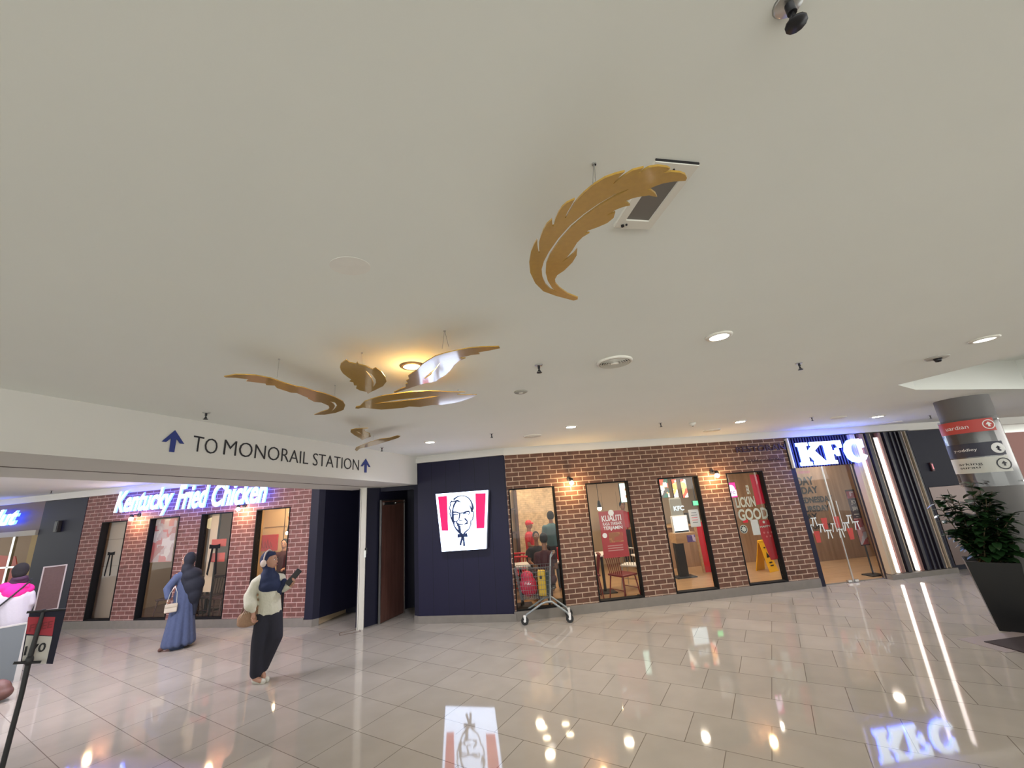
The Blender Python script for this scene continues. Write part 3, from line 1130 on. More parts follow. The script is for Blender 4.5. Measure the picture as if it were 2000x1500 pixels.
# unseen lamps added behind the camera and beyond the bulkhead to brighten the hall
for i, (x, y) in enumerate(((-1.2, -1.4), (1.8, -1.4), (4.8, -1.0), (-1.2, -4.2), (1.8, -4.2), (5, -4.2), (8, 1.0))):
    downlight(x, y, .08, 'unseen round ceiling downlight added behind the viewpoint', 'lens', 36, (1, .95, .88), group='added downlights behind the viewpoint')
for i, (x, y) in enumerate(((-5.0, 5.6), (-7.6, 6.6), (-7.2, 3.6), (-10.0, 5.6))):
    downlight(x, y, .08, 'round ceiling downlight added over the passage beyond the bulkhead, hidden by it', 'lens', 70, (.90, .86, 1), group='added downlights beyond the bulkhead')


def sprinkler(px, py, label, s=1.0):
    q = at_z(px, py, CEIL)
    t = thing('fire_sprinkler', label, 'sprinkler', Matrix.Translation((q.x, q.y, CEIL)) @ Matrix.Scale(s, 4), 'ceiling sprinklers')
    MB().lathe([(.001, -.006), (.026, -.006), (.03, 0), (.001, 0)], seg=16).build('escutcheon', 'steel', t)
    MB().cyl((0, 0, 0), (0, 0, -.03), .009).cyl((0, 0, -.03), (.012, 0, -.055), .003, seg=6).cyl((0, 0, -.03), (-.012, 0, -.055), .003, seg=6).cyl((0, 0, -.03), (0, 0, -.058), .004, seg=6).build('stem', 'darkmetal', t)
    MB().lathe([(.001, -.062), (.02, -.062), (.02, -.058), (.001, -.058)], seg=12).build('deflector', 'darkmetal', t)


for a in ((403, 806, 'dark ceiling sprinkler above the station lettering'), (1052, 713, 'dark ceiling sprinkler left of the slatted round vent'),
          (1560, 709, 'dark ceiling sprinkler right of the brightest downlight'), (1540, 6, 'dark ceiling sprinkler cut by the top edge of the photo'),
          (746, 874, 'tiny ceiling sprinkler above the far arrow of the station lettering'), (960, 847, 'tiny ceiling sprinkler above the logo sign block'),
          (1290, 826, 'tiny ceiling sprinkler between the second and third windows of the right front'), (1585, 815, 'tiny ceiling sprinkler above the glowing three-letter sign'),
          (1816, 811, 'tiny ceiling sprinkler just left of the column'), (101, 958, 'tiny ceiling sprinkler over the passage beyond the bulkhead at the left')):
    sprinkler(*a)


def round_vent(px, py, r, label):
    q = at_z(px, py, CEIL)
    t = thing('ceiling_vent', label, 'air vent', Matrix.Translation((q.x, q.y, CEIL)), 'round ceiling vents')
    MB().lathe([(r * .84, -.004), (r * .86, -.018), (r * .97, -.014), (r, -.004), (r, 0), (r * .84, 0)], seg=40).build('outer_ring', 'ringwhite', t)
    MB().lathe([(.001, -.002), (r * .85, -.002), (r * .85, 0), (.001, 0)], seg=32).build('duct_opening', mat('duct_dark', (.06, .055, .05), .8), t)
    for k, f in enumerate((.72, .58, .45, .32)):
        MB().lathe([(r * f, -.003), (r * (f + .075), -.020), (r * (f + .085), -.018), (r * (f + .02), -.003)], seg=32).build('vane', 'ringwhite', t)
    MB().lathe([(.001, -.022), (r * .22, -.020), (r * .24, -.003), (.001, -.003)], seg=24).build('centre_cap', 'ringwhite', t)


round_vent(1200, 706, .135, 'largest round slatted ceiling vent, left of the brightest downlight')
round_vent(1040, 851, .15, 'thin round ceiling vent above the first window of the right brick front')
round_vent(1390, 840, .15, 'thin round ceiling vent above the space between third and fourth windows')
round_vent(1742, 825, .16, 'thin round ceiling vent above the slatted wall, near the column')
round_vent(1637, 815, .12, 'small faint round ceiling vent above the entrance letters')

q = at_z(1017, 765, CEIL)
t = thing('ceiling_speaker', 'small flat grey disc on the ceiling below the left sprinkler and round vent', 'ceiling fitting', Matrix.Translation((q.x, q.y, CEIL)))
MB().lathe([(.001, -.012), (.05, -.012), (.062, -.006), (.064, 0), (.001, 0)], seg=28).build('cover', mat('grey_disc', (.33, .32, .28), .6), t)
MB().lathe([(.001, -.015), (.02, -.015), (.02, -.011), (.001, -.011)], seg=16).build('centre', 'ringwhite', t)
q = at_z(1352, 826, CEIL)
t = thing('smoke_detector', 'tiny white smoke detector dome above the third window', 'smoke detector', Matrix.Translation((q.x, q.y, CEIL)))
MB().lathe([(.001, -.05), (.03, -.045), (.05, -.02), (.055, 0), (.001, 0)], seg=20).build('body', 'ringwhite', t)
MB().lathe([(.001, -.056), (.012, -.055), (.015, -.048), (.001, -.048)], seg=12).build('sensor', 'darkmetal', t)
q = at_z(1830, 698, CEIL)
t = thing('smoke_detector', 'round grey-rimmed detector with dark centre near the right edge of the ceiling', 'smoke detector', Matrix.Translation((q.x, q.y, CEIL)))
MB().lathe([(.001, -.012), (.075, -.012), (.085, -.004), (.085, 0), (.001, 0)], seg=28).build('base', mat('detector_grey', (.40, .38, .35), .5), t)
MB().lathe([(.001, -.045), (.02, -.042), (.032, -.012), (.001, -.012)], seg=20).build('sensor', 'darkmetal', t)

# rectangular grille behind the big feather
gp = [at_z(x, y, CEIL) for x, y in ((1279, 311), (1364, 319), (1268, 445), (1199, 439))]
gc = sum(gp, Vector()) / 4
gu = (gp[1] - gp[0]).normalized(); ga = atan2(gu.y, gu.x)
gw = ((gp[1] - gp[0]).length + (gp[2] - gp[3]).length) / 4; gh = ((gp[3] - gp[0]).length + (gp[2] - gp[1]).length) / 4
t = thing('ceiling_panel', 'rectangular ceiling unit with white frame and grey centre behind the big gold feather', 'ceiling fitting', Matrix.Translation((gc.x, gc.y, CEIL)) @ Matrix.Rotation(ga, 4, 'Z'))
b = MB()
iw, ih = gw * .62, gh * .72
b.box(-gw, -iw, -gh, gh, -.01, 0).box(iw, gw, -gh, gh, -.01, 0).box(-iw, iw, -gh, -ih, -.01, 0).box(-iw, iw, ih, gh, -.01, 0)
b.build('frame', 'ringwhite', t)
MB().box(-iw, iw, -ih, ih, -.004, 0).build('grille', mat('grey_grille', (.17, .155, .14), .5), t)
MB().cyl((-gw * .45, gh * .86, -.014), (-gw * .45, gh * .86, -.009), .004).build('screw', 'darkmetal', t)
MB().cyl((gw * .0, -gh * .86, -.014), (gw * .0, -gh * .86, -.009), .0035).build('screw', 'darkmetal', t)
MB().cyl((-gw * .62, gh * .90, -.016), (-gw * .62, gh * .90, -.009), .006).build('screw', 'darkmetal', t)
MB().box(-gw * 1.0, gw * 1.0, -gh * 1.025, -gh * 1.0, -.006, -.0).build('edge_gap', 'darkmetal', t)
# round spackle stain on the ceiling
q = at_z(684, 520, CEIL)
st = MB().lathe([(.001, -.0008), (.066, -.0008), (.066, 0), (.001, 0)], seg=30, smooth=False).build('ceiling_patch', mat('patched_paint', (.79, .78, .745), .9, var=.05, scale=20), None, Matrix.Translation((q.x, q.y, CEIL)) @ Matrix.Scale(1.2, 4, (1, 0, 0)))
tag(st, 'faint pinkish repaired patch in the ceiling paint, above the feathers', 'ceiling patch')

# ------------------------------------------------------------------ hanging feathers


def feather(name, ox, oy, k, outline, slits, zc, label, wires, normal=None, thick=.0055, cpt=None):
    P = [(ox + x / k, oy + y / k) for x, y in outline]
    S = [[(ox + x / k, oy + y / k) for x, y in s] for s in slits]
    cx = sum(p[0] for p in P) / len(P); cy = sum(p[1] for p in P) / len(P)
    c = at_z(cx, cy, zc)
    n = Vector(normal or (0, 0, 1)).normalized()
    e1 = Vector((1, 0, 0)); e1 = (e1 - n * e1.dot(n)).normalized(); e2 = n.cross(e1)

    def l2(p):
        w = on_plane(p[0], p[1], c, n) - c
        return (w.dot(e1), w.dot(e2))
    mt = Matrix((e1, e2, n)).transposed().to_4x4(); mt.translation = c
    t = thing('hanging_feather', label, 'feather decoration', mt, 'golden feathers hung from the ceiling')
    flat_shape([[l2(p) for p in P]] + [[l2(p) for p in s] for s in S], thick, 'feather', 'gold', t)
    inv = mt.inverted()
    for (ax, ay), (bx, by) in wires:
        a = at_z(ox + ax / k, oy + ay / k, CEIL)
        b_ = on_plane(ox + bx / k, oy + by / k, c, n)
        MB().cyl(inv @ a, inv @ b_, .0012, seg=6).cyl(inv @ a, inv @ (a - Vector((0, 0, .006))), .006, seg=10).build('wire', 'steel', t)
    return t


big = [(565, 1340), (530, 1350), (380, 1310), (270, 1270), (200, 1200), (157, 1110), (148, 1020), (163, 930), (188, 870), (218, 822), (219, 870), (224, 905), (232, 938), (236, 935), (232, 900), (232, 855), (248, 795),
       (265, 750), (300, 690), (345, 650), (346, 680), (350, 708), (358, 705), (372, 650), (400, 590), (430, 545), (470, 508), (540, 475), (510, 530), (475, 590), (456, 635), (462, 638), (490, 590), (530, 522), (575, 465), (620, 420), (700, 352), (800, 290), (890, 258),
       (972, 237), (930, 275), (890, 315), (870, 340), (880, 338), (915, 308), (970, 270), (1040, 225), (1135, 202), (1110, 225), (1085, 246), (1110, 244), (1140, 222), (1180, 200), (1260, 188), (1340, 200), (1363, 213), (1330, 232), (1296, 245), (1330, 244), (1370, 237), (1450, 245), (1492, 262), (1508, 290), (1495, 315),
       (1400, 320), (1300, 337), (1230, 362), (1162, 392), (1200, 398), (1235, 425), (1250, 455), (1180, 441), (1110, 450), (1040, 465), (965, 497), (1000, 510), (1018, 527), (960, 540), (900, 562), (850, 590), (818, 612), (850, 603), (889, 588), (875, 635), (820, 680), (740, 715), (655, 745), (632, 770), (668, 766), (610, 800), (560, 850), (520, 915), (478, 970), (432, 1017), (480, 985), (530, 945), (562, 903), (557, 960), (520, 1020), (450, 1090), (390, 1130), (370, 1165), (375, 1200), (410, 1240), (480, 1290), (568, 1325)]
bslit = [(1012, 383), (950, 405), (890, 430), (750, 510), (620, 600), (500, 700), (400, 812), (320, 925), (275, 1010), (255, 1080), (262, 1150), (290, 1210), (330, 1252), (385, 1277), (345, 1240), (308, 1180), (290, 1110), (294, 1030), (325, 955), (408, 835), (508, 720), (628, 618), (755, 527), (895, 445), (960, 415)]
feather('f', 1000, 280, 4.4125, big, [bslit], 2.76, 'largest bright gold feather curling alone over the ceiling, right of centre', [((705, 172), (695, 350)), ((708, 172), (722, 345))], normal=(.05, -.10, 1))
F2 = [(125, 383), (200, 369), (260, 370), (330, 374), (430, 393), (520, 425), (600, 448), (640, 453), (700, 473), (780, 493), (850, 518), (900, 545), (914, 570), (903, 600), (850, 620), (780, 631), (712, 632), (760, 612), (800, 600), (812, 588), (805, 572), (760, 552), (712, 547), (672, 526), (690, 528), (650, 512), (600, 490), (560, 487), (500, 467), (470, 457), (455, 441), (400, 438), (395, 428), (330, 420), (270, 413), (283, 400), (200, 390), (140, 389)]
feather('f', 400, 620, 3.3333, F2, [[(815, 545), (848, 552), (862, 572), (845, 595), (822, 611), (842, 588), (848, 573), (838, 560)]], 2.80, 'long thin bronze feather furthest left of the cluster', [((485, 270), (470, 395)), ((848, 440), (846, 515))], normal=(0, -.02, 1))
F3 = [(880, 320), (885, 300), (905, 285), (922, 274), (945, 292), (982, 300), (995, 287), (1003, 303), (1050, 315), (1092, 337), (1112, 325), (1150, 350), (1175, 385), (1183, 415), (1160, 445), (1110, 470), (1080, 484), (1062, 496), (1053, 483), (1010, 473), (985, 460), (990, 441), (972, 440), (967, 420), (943, 415), (955, 402), (935, 390), (900, 362), (885, 340)]
feather('f', 400, 620, 3.3333, F3, [[(1048, 345), (1090, 370), (1112, 400), (1115, 425), (1096, 455), (1099, 425), (1086, 392)]], 2.80, 'short broad bronze feather curled just left of the golden downlight', [((1023, 230), (1024, 312))], normal=(0, .03, 1))
F4 = [(1230, 485), (1270, 465), (1308, 452), (1307, 432), (1323, 426), (1311, 410), (1331, 400), (1324, 380), (1350, 360), (1375, 345), (1420, 300), (1450, 280), (1500, 250), (1570, 228), (1660, 208), (1720, 197), (1800, 190), (1915, 187), (1921, 198), (1860, 211), (1780, 225), (1790, 236), (1740, 241), (1650, 263), (1698, 263), (1650, 283), (1620, 310), (1600, 340), (1570, 370), (1520, 400), (1505, 414), (1450, 424), (1400, 435), (1340, 455), (1290, 472), (1240, 488)]
c4 = at_z(850, 720, 2.80)
sgw = FM.w(.85, -.14, 1.42)
n4 = ((sgw - c4).normalized() - (c4 - EYEV).normalized()).normalized()
if n4.z < 0: n4 = -n4
feather('f', 400, 620, 3.3333, F4, [[(1534, 288), (1492, 335), (1470, 352), (1428, 392), (1434, 396), (1478, 366), (1512, 322)]], 2.80, 'feather at the upper right of the cluster shining pale blue, gold only at its tip', [((1560, 86), (1546, 205)), ((1562, 86), (1588, 190))], normal=n4)
F5 = [(980, 590), (985, 580), (1010, 575), (1040, 545), (1080, 530), (1150, 509), (1250, 494), (1350, 481), (1450, 477), (1530, 479), (1600, 483), (1697, 484), (1650, 494), (1640, 500), (1700, 503), (1770, 501), (1740, 520), (1650, 550), (1550, 566), (1480, 568), (1400, 581), (1330, 578), (1290, 587), (1150, 598), (1080, 591), (1030, 585), (1000, 592)]
feather('f', 400, 620, 3.3333, F5, [[(1090, 560), (1250, 534), (1400, 518), (1540, 507), (1400, 529), (1250, 546)]], 2.79, 'long bronze feather lying under the blue-shining one, tip pointing right', [((1650, 470), (1640, 500))], normal=(0, .04, 1))
F6 = [(948, 745), (950, 731), (985, 722), (1065, 719), (1035, 730), (1050, 745), (1075, 755), (1081, 775), (1050, 785), (1025, 799), (1010, 785), (975, 766)]
feather('f', 400, 620, 3.3333, F6, [[(985, 740), (1020, 760), (1040, 780), (1030, 765), (1000, 743)]], 2.82, 'small brown feather scrap below the cluster, upper of two', [((1005, 700), (1005, 740))], normal=(0, .02, 1))
F7 = [(977, 860), (985, 846), (1060, 815), (1140, 790), (1200, 784), (1255, 768), (1273, 772), (1260, 783), (1200, 802), (1120, 827), (1060, 842), (1010, 852), (990, 870)]
feather('f', 400, 620, 3.3333, F7, [], 2.82, 'thin brown quill-like feather, lowest of the hanging ones, above the small arrow', [((1100, 770), (1100, 815))], normal=(0, .02, 1))

# ------------------------------------------------------------------ wall lamps


def wall_lamp(fr, px, py, label):
    s, z = fr.at(px, py, -.02)
    t = thing('wall_lamp', label, 'wall lamp', fr.T(s, 0, z), 'bulb lamps on the brick fronts')
    MB().tf(Matrix()).cyl((0, 0, 0), (0, -.025, 0), .045, seg=20).build('mount', 'black', t)
    MB().tube([(0, -.02, 0), (0, -.10, .015), (0, -.15, -.005)], .012).build('arm', 'black', t)
    MB().lathe([(.018, .02), (.035, .0), (.040, -.04), (.001, -.04)], (0, -.16, 0), seg=16).build('shade', 'black', t)
    MB().ball((0, -.16, -.075), .040).build('bulb', 'bulb', t)
    point_light('lamp', t, (0, -.19, -.12), 9, (1, .62, .28), .05)


wall_lamp(FR, 1112, 936, 'black warm-bulbed wall lamp between the first and second right front windows')
wall_lamp(FR, 1391, 922, 'black warm-bulbed wall lamp between the third and fourth right front windows')
wall_lamp(FL, 271, 1006, 'black wall lamp with a warm bulb between the first two windows of the left front')
wall_lamp(FL, 477, 987, 'black wall lamp with a warm bulb left of the last window of the left front')

# ------------------------------------------------------------------ column with directory
CC = Vector((6.66, 5.98, 0)); CR = .29
co = thing('round_column', 'thick grey round column at the right holding a clear directory panel', 'column', Matrix.Translation(CC))
MB().lathe([(CR, 0), (CR, CEIL + .1)], seg=64).build('shaft', mat('column_grey', (.13, .122, .122), .5, bump=.02), co)
MB().lathe([(CR + .012, 0), (CR + .012, .12), (CR, .125)], seg=64).build('skirting', 'plinth', co)


def arc(r0, r1, a0, a1, z0, z1, seg=24):
    b = MB()
    vs = []
    for i in range(seg + 1):
        a = a0 + (a1 - a0) * i / seg
        for r in (r0, r1):
            for z in (z0, z1):
                vs.append((r * cos(a), r * sin(a), z))
    fs = []
    for i in range(seg):
        A, B = i * 4, (i + 1) * 4
        fs += [(A, B, B + 1, A + 1), (A + 2, A + 3, B + 3, B + 2), (A, A + 2, B + 2, B), (A + 1, B + 1, B + 3, A + 3)]
    fs += [(0, 1, 3, 2), (seg * 4, seg * 4 + 2, seg * 4 + 3, seg * 4 + 1)]
    b.add(vs, fs)
    return b


ca = atan2(-CC.y, -CC.x)          # towards the viewer
dp = thing('directory_sign', 'curved clear directory panel with red, black and white arrow bands on the column', 'sign', Matrix.Translation((CC.x, CC.y, 0)))
DR = CR + .035


def azc(py, px=1895):
    v = Vector((CC.x, CC.y, 0)) * ((Vector((CC.x, CC.y)).length - DR) / Vector((CC.x, CC.y)).length)
    d = ray(px, py)
    n = Vector((CC.x, CC.y, 0)).normalized()
    return (EYEV + d * (v.dot(n) / d.dot(n))).z


z0, z1 = azc(952), azc(816)
A0, A1 = ca - radians(74), ca + radians(58)
# angles grow towards the right-hand side of the picture
arc(DR, DR + .006, A0, A1, z0, z1).build('acrylic_sheet', 'acrylic', dp)
wl = MB()
for a in (A0 + .06, A1 - .06):
    for z in (z0 + .05, z1 - .05):
        d = Vector((cos(a), sin(a), 0))
        MB().cyl(d * (CR - .005) + Vector((0, 0, z)), d * (DR + .012) + Vector((0, 0, z)), .012).build('standoff', 'steel', dp)
bands = [(816 + 4, 845, mat('band_red', (.50, .05, .04), .4)), (866, 893, mat('band_navy', (.02, .02, .045), .4)), (895, 925, mat('band_white', (.62, .62, .58), .4))]
zs = []
for y0, y1, m_ in bands:
    za, zb = azc(y1), azc(y0)
    zs.append((za, zb))
    arc(DR + .007, DR + .010, A0 + .02, A1 - .28, za, zb).build('band', m_, dp)


def bend(mb, a_start, z, r):
    """wrap flat lettering (x to the right, z up, front -y) on the cylinder, reading left to right"""
    out = []
    for p in mb.v:
        a = a_start + p.x / r
        rr = r - p.y
        out.append(Vector((rr * cos(a), rr * sin(a), z + p.z)))
    mb.v = out
    return mb


SGN = 1
lt = [('uardian', 'whitegloss', 0, .055), ('y-oddley', 'whitegloss', 1, .05), ('arking\nsurau', 'darkmetal', 2, .08)]
for s_, m_, i, hh in lt:
    za, zb = zs[i]
    hh = min(hh, (zb - za) * .7)
    mb = text_mb(s_, .26, hh, .002)
    bend(mb, A0 + .45, (za + zb) / 2 - hh / 2, DR + .012).build('band_lettering', m_, dp)
for i in range(3):
    za, zb = zs[i]
    r = (zb - za) * .38
    ring = MB()
    for k in range(24):
        a, c = 2 * pi * k / 24, 2 * pi * (k + 1) / 24
        ring.slab([(r * cos(a), r * sin(a)), (r * cos(c), r * sin(c)), (r * .84 * cos(c), r * .84 * sin(c)), (r * .84 * cos(a), r * .84 * sin(a))], -.002, 0)
    if i == 0: ring.slab([(-.012, -.03), (.012, -.03), (.012, .0), (.034, 0), (0, .038), (-.034, 0), (-.012, 0)], -.002, 0)
    if i == 1:
        ring = MB().slab([(r * cos(2 * pi * k / 24), r * sin(2 * pi * k / 24)) for k in range(24)][::-1], -.002, 0)
    if i == 2: ring.slab([(-.010, -.03), (.010, -.03), (.010, .0), (.03, 0), (0, .034), (-.03, 0), (-.010, 0)], -.002, 0)
    bend(ring, A1 - .28 - .20, (za + zb) / 2, DR + .012).build('arrow_roundel', 'whitegloss' if i < 2 else 'darkmetal', dp)
    if i == 1:
        ar = MB().slab([(-.010, -.025), (.008, -.025), (.008, .0), (.026, 0), (0, .03), (-.026, 0), (-.010, 0)], -.002, 0)
        bend(ar, A1 - .28 - .20, (za + zb) / 2, DR + .0145).build('arrow', 'navy_plain', dp)

# ------------------------------------------------------------------ potted plant
PO = Vector((6.17, 5.93, 0)) * .972
pt = thing('potted_plant', 'bushy dark green leafy plant in a tall tapered black planter by the column', 'plant', Matrix.Translation((PO.x, PO.y, 0)) @ Matrix.Rotation(radians(-42), 4, 'Z'))
b = MB()
bt, tp, hp_ = .15, .235, .80
vs = [(-bt, -bt, 0), (bt, -bt, 0), (bt, bt, 0), (-bt, bt, 0), (-tp, -tp, hp_), (tp, -tp, hp_), (tp, tp, hp_), (-tp, tp, hp_),
      (-tp + .02, -tp + .02, hp_), (tp - .02, -tp + .02, hp_), (tp - .02, tp - .02, hp_), (-tp + .02, tp - .02, hp_),
      (-tp + .03, -tp + .03, hp_ - .06), (tp - .03, -tp + .03, hp_ - .06), (tp - .03, tp - .03, hp_ - .06), (-tp + .03, tp - .03, hp_ - .06)]
b.add(vs, [(0, 3, 2, 1), (0, 1, 5, 4), (1, 2, 6, 5), (2, 3, 7, 6), (3, 0, 4, 7), (4, 5, 9, 8), (5, 6, 10, 9), (6, 7, 11, 10), (7, 4, 8, 11), (8, 9, 13, 12), (9, 10, 14, 13), (10, 11, 15, 14), (11, 8, 12, 15)])
b.build('planter', mat('planter_black', (.005, .005, .006), .35), pt)
MB().box(-tp + .03, tp - .03, -tp + .03, tp - .03, hp_ - .08, hp_ - .05).build('soil', mat('soil', (.03, .02, .012), .9, bump=.5, scale=60), pt)
rnd = random.Random(11)
stems, leaves = MB(), MB()


def leaf(b, base, dirv, L, W):
    d = dirv.normalized()
    side = d.cross(Vector((0, 0, 1)))
    if side.length < .1: side = Vector((1, 0, 0))
    side.normalize()
    nrm = side.cross(d)
    vs = []
    for i, (t, w) in enumerate(((0, .06), (.18, .6), (.42, 1.0), (.68, .85), (.88, .45), (1.0, .04))):
        c = base + d * (L * t) - nrm * (-.22 * L * t * t) * -1 - Vector((0, 0, .18 * L * t * t))
        for sgn_ in (-1, 0, 1):
            vs.append(c + side * (W * w * .5 * sgn_) + nrm * (.10 * W * abs(sgn_) * w))
    fs = []
    for i in range(5):
        for k in range(2):
            fs.append((i * 3 + k, i * 3 + k + 1, (i + 1) * 3 + k + 1, (i + 1) * 3 + k))
    b.add(vs, fs, True)


for i in range(34):
    a = rnd.uniform(0, 2 * pi); sp_r = rnd.uniform(.08, .36)
    top = Vector((cos(a) * sp_r, sin(a) * sp_r, rnd.uniform(1.0, 1.80) - sp_r * .45))
    base = Vector((rnd.uniform(-.10, .10), rnd.uniform(-.10, .10), hp_ - .06))
    mid = base.lerp(top, .5) + Vector((cos(a) * .02, sin(a) * .02, .08))
    stems.tube([base, mid, top], [.009, .006, .003], seg=6)
    for k in range(30):
        t = rnd.uniform(.15, 1.0)
        p = base.lerp(mid, t * 2) if t < .5 else mid.lerp(top, (t - .5) * 2)
        q = rnd.uniform(0, 2 * pi)
        leaf(leaves, p, Vector((cos(q), sin(q), rnd.uniform(-.15, .9))), rnd.uniform(.10, .16), rnd.uniform(.085, .125))
stems.build('stem', mat('plant_stem', (.07, .05, .02), .7), pt)
M['leaf'] = mat('leaf_green', (.014, .042, .013), .28, var=.45, scale=6)
leaves.build('foliage', 'leaf', pt)

# door mats at right
q = at_z(1985, 1262)
tag(MB().rbox(-.28, .28, -.2, .2, 0, .012, .004).build('door_mat', mat('mat_dark', (.03, .02, .02), .95, bump=.4, scale=300), None, Matrix.Translation((q.x + .12, q.y, 0)) @ Matrix.Rotation(radians(7), 4, 'Z')),
    'dark small mat on the floor at the right picture edge', 'mat')
q = at_z(1965, 1256)
tag(MB().rbox(-.42, .6, -.22, .24, 0, .004, .0015).build('floor_runner', mat('runner_taupe', (.24, .20, .19), .8, bump=.2, scale=200), None, Matrix.Translation((q.x + .1, q.y + .02, 0)) @ Matrix.Rotation(radians(7), 4, 'Z')),
    'taupe floor runner beneath the small dark mat at the right edge', 'mat')

# ------------------------------------------------------------------ shopping trolley
tq = at_z(1073, 1218)
TT = Matrix.Translation((.315, 7.46, 0)) @ Matrix.Rotation(radians(-4), 4, 'Z')
tr = thing('shopping_trolley', 'grey-framed shopping trolley parked before the first window of the right front', 'trolley', TT)
M['tube'] = M['greymetal']
W2 = .17
for y in (-.02, .30):
    MB().tube([(-.395, y, .11), (-.36, y, .155), (-.10, y, .30), (-.02, y, .325), (.07, y, .325), (.13, y, .28), (.30, y, .155), (.33, y, .11)], .016, seg=10).build('base_rail', 'tube', tr)
    MB().tube([(.045, y, .32), (.085, y, .75), (.115, y, 1.0), (.16, y, 1.06)], .012, seg=10).build('upright', 'tube', tr)
MB().tube([(.16, -.04, 1.06), (.19, .05, 1.075), (.19, .23, 1.075), (.16, .32, 1.06)], .015, seg=10).build('handle', mat('handle_brown', (.16, .10, .08), .4), tr)
# wire basket
bk = MB()
bx0, bx1, bz0, bz1 = -.50, .07, .38, .86
by0, by1 = -.03, .31


def bask(s, z, side):
    # front end leans out
    return None


wire = .0028
for i in range(15):
    f = i / 14
    xb = bx0 + .06 + (bx1 - bx0 - .06) * f; xt = bx0 - .02 + (bx1 + .03 - bx0 + .02) * f
    for y in (by0, by1):
        bk.cyl((xb, y, bz0), (xt, y, bz1), wire, seg=5, caps=False)
    bk.cyl((xb, by0, bz0), (xb, by1, bz0), wire, seg=5, caps=False)
for j in range(8):
    f = j / 7; z = bz0 + (bz1 - bz0) * f
    xa = bx0 + .06 - .08 * f; xe = bx1 + .03 * f
    for y in (by0, by1):
        bk.cyl((xa, y, z), (xe, y, z), wire, seg=5, caps=False)
    bk.cyl((xa, by0, z), (xa, by1, z), wire, seg=5, caps=False)
    bk.cyl((xe, by0, z), (xe, by1, z), wire, seg=5, caps=False)
for j in range(7):
    y = by0 + (by1 - by0) * j / 6
    bk.cyl((bx0 + .06, y, bz0), (bx0 - .02, y, bz1), wire, seg=5, caps=False)
    bk.cyl((bx1, y, bz0), (bx1 + .03, y, bz1), wire, seg=5, caps=False)
    bk.cyl((bx0 + .06, y, bz0), (bx1, y, bz0), wire, seg=5, caps=False)
bk.tube([(bx0 - .02, by0, bz1), (bx1 + .03, by0, bz1), (bx1 + .03, by1, bz1), (bx0 - .02, by1, bz1), (bx0 - .02, by0, bz1)], .006, seg=6)
bk.build('basket', mat('basket_wire', (.16, .17, .18), .35, metal=.6), tr)
for x, y in ((-.40, -.02), (.34, -.02), (-.40, .30), (.34, .30)):
    w = MB().cyl((x, y - .018, .062), (x, y + .018, .062), .062, seg=24)
    wo = w.build('wheel', 'black', tr)
    MB().cyl((x, y - .021, .062), (x, y + .021, .062), .022, seg=16).build('hub', 'whitegloss', wo)
    MB().add([(x - .02, y - .026, .13), (x + .025, y - .026, .13), (x + .02, y - .026, .05), (x - .004, y - .026, .05),
              (x - .02, y - .020, .13), (x + .025, y - .020, .13), (x + .02, y - .020, .05), (x - .004, y - .020, .05)],
             [(0, 1, 2, 3), (7, 6, 5, 4), (0, 4, 5, 1), (1, 5, 6, 2), (2, 6, 7, 3), (3, 7, 4, 0)]).box(x - .02, x + .025, y - .026, y + .026, .125, .14).build('caster_fork', 'whitegloss', wo)
# goods in the basket
b = MB().ball((-.31, .13, .56), .15, .13, .17).ball((-.32, .12, .70), .11, .10, .10).ball((-.245, .15, .52), .09, .11, .12)
ob = blob(b, 'shopping_bag', mat('red_bag', (.42, .015, .05), .35, bump=.3, scale=18), None, .012, 4, TT.copy())
tag(ob, 'bulging red bag in the left end of the trolley basket', 'bag')
MB().ribbon([(-.36, .60), (-.345, .645), (-.335, .605), (-.32, .64), (-.31, .60)], .007, -.02, -.012).ribbon([(-.30, .60), (-.28, .63), (-.29, .64), (-.295, .615), (-.27, .60), (-.255, .62)], .007, -.02, -.012).build('bag_print', 'whitegloss', ob)
b = MB().rbox(-.135, .0, .02, .14, .40, .80, .025)
ob = b.build('paper_bag', mat('yellow_bag', (.55, .36, .03), .5, bump=.2, scale=20), None, TT.copy())
tag(ob, 'upright yellow bag standing in the middle of the trolley basket', 'bag')
MB().tube([(-.10, .08, .79), (-.09, .08, .84), (-.06, .08, .85), (-.03, .08, .84), (-.03, .08, .79)], .005).build('bag_handle', 'darkmetal', ob)
MB().rbox(-.10, -.06, .014, .022, .67, .72, .003).build('print_patch', 'black', ob)
b = MB().ball((.035, .13, .56), .045, .11, .16).ball((.03, .13, .70), .04, .10, .10)
b = MB().rbox(.008, .066, .0, .27, .40, .78, .025)
ob = b.build('dark_bag', mat('dark_green_bag', (.02, .035, .035), .6, bump=.3, scale=25), None, TT.copy())
tag(ob, 'dark grey-green bag at the handle end of the trolley basket', 'bag')
MB().tube([(.035, .08, .77), (.035, .10, .83), (.035, .16, .83), (.035, .18, .77)], .006).build('bag_handle', 'black', ob)

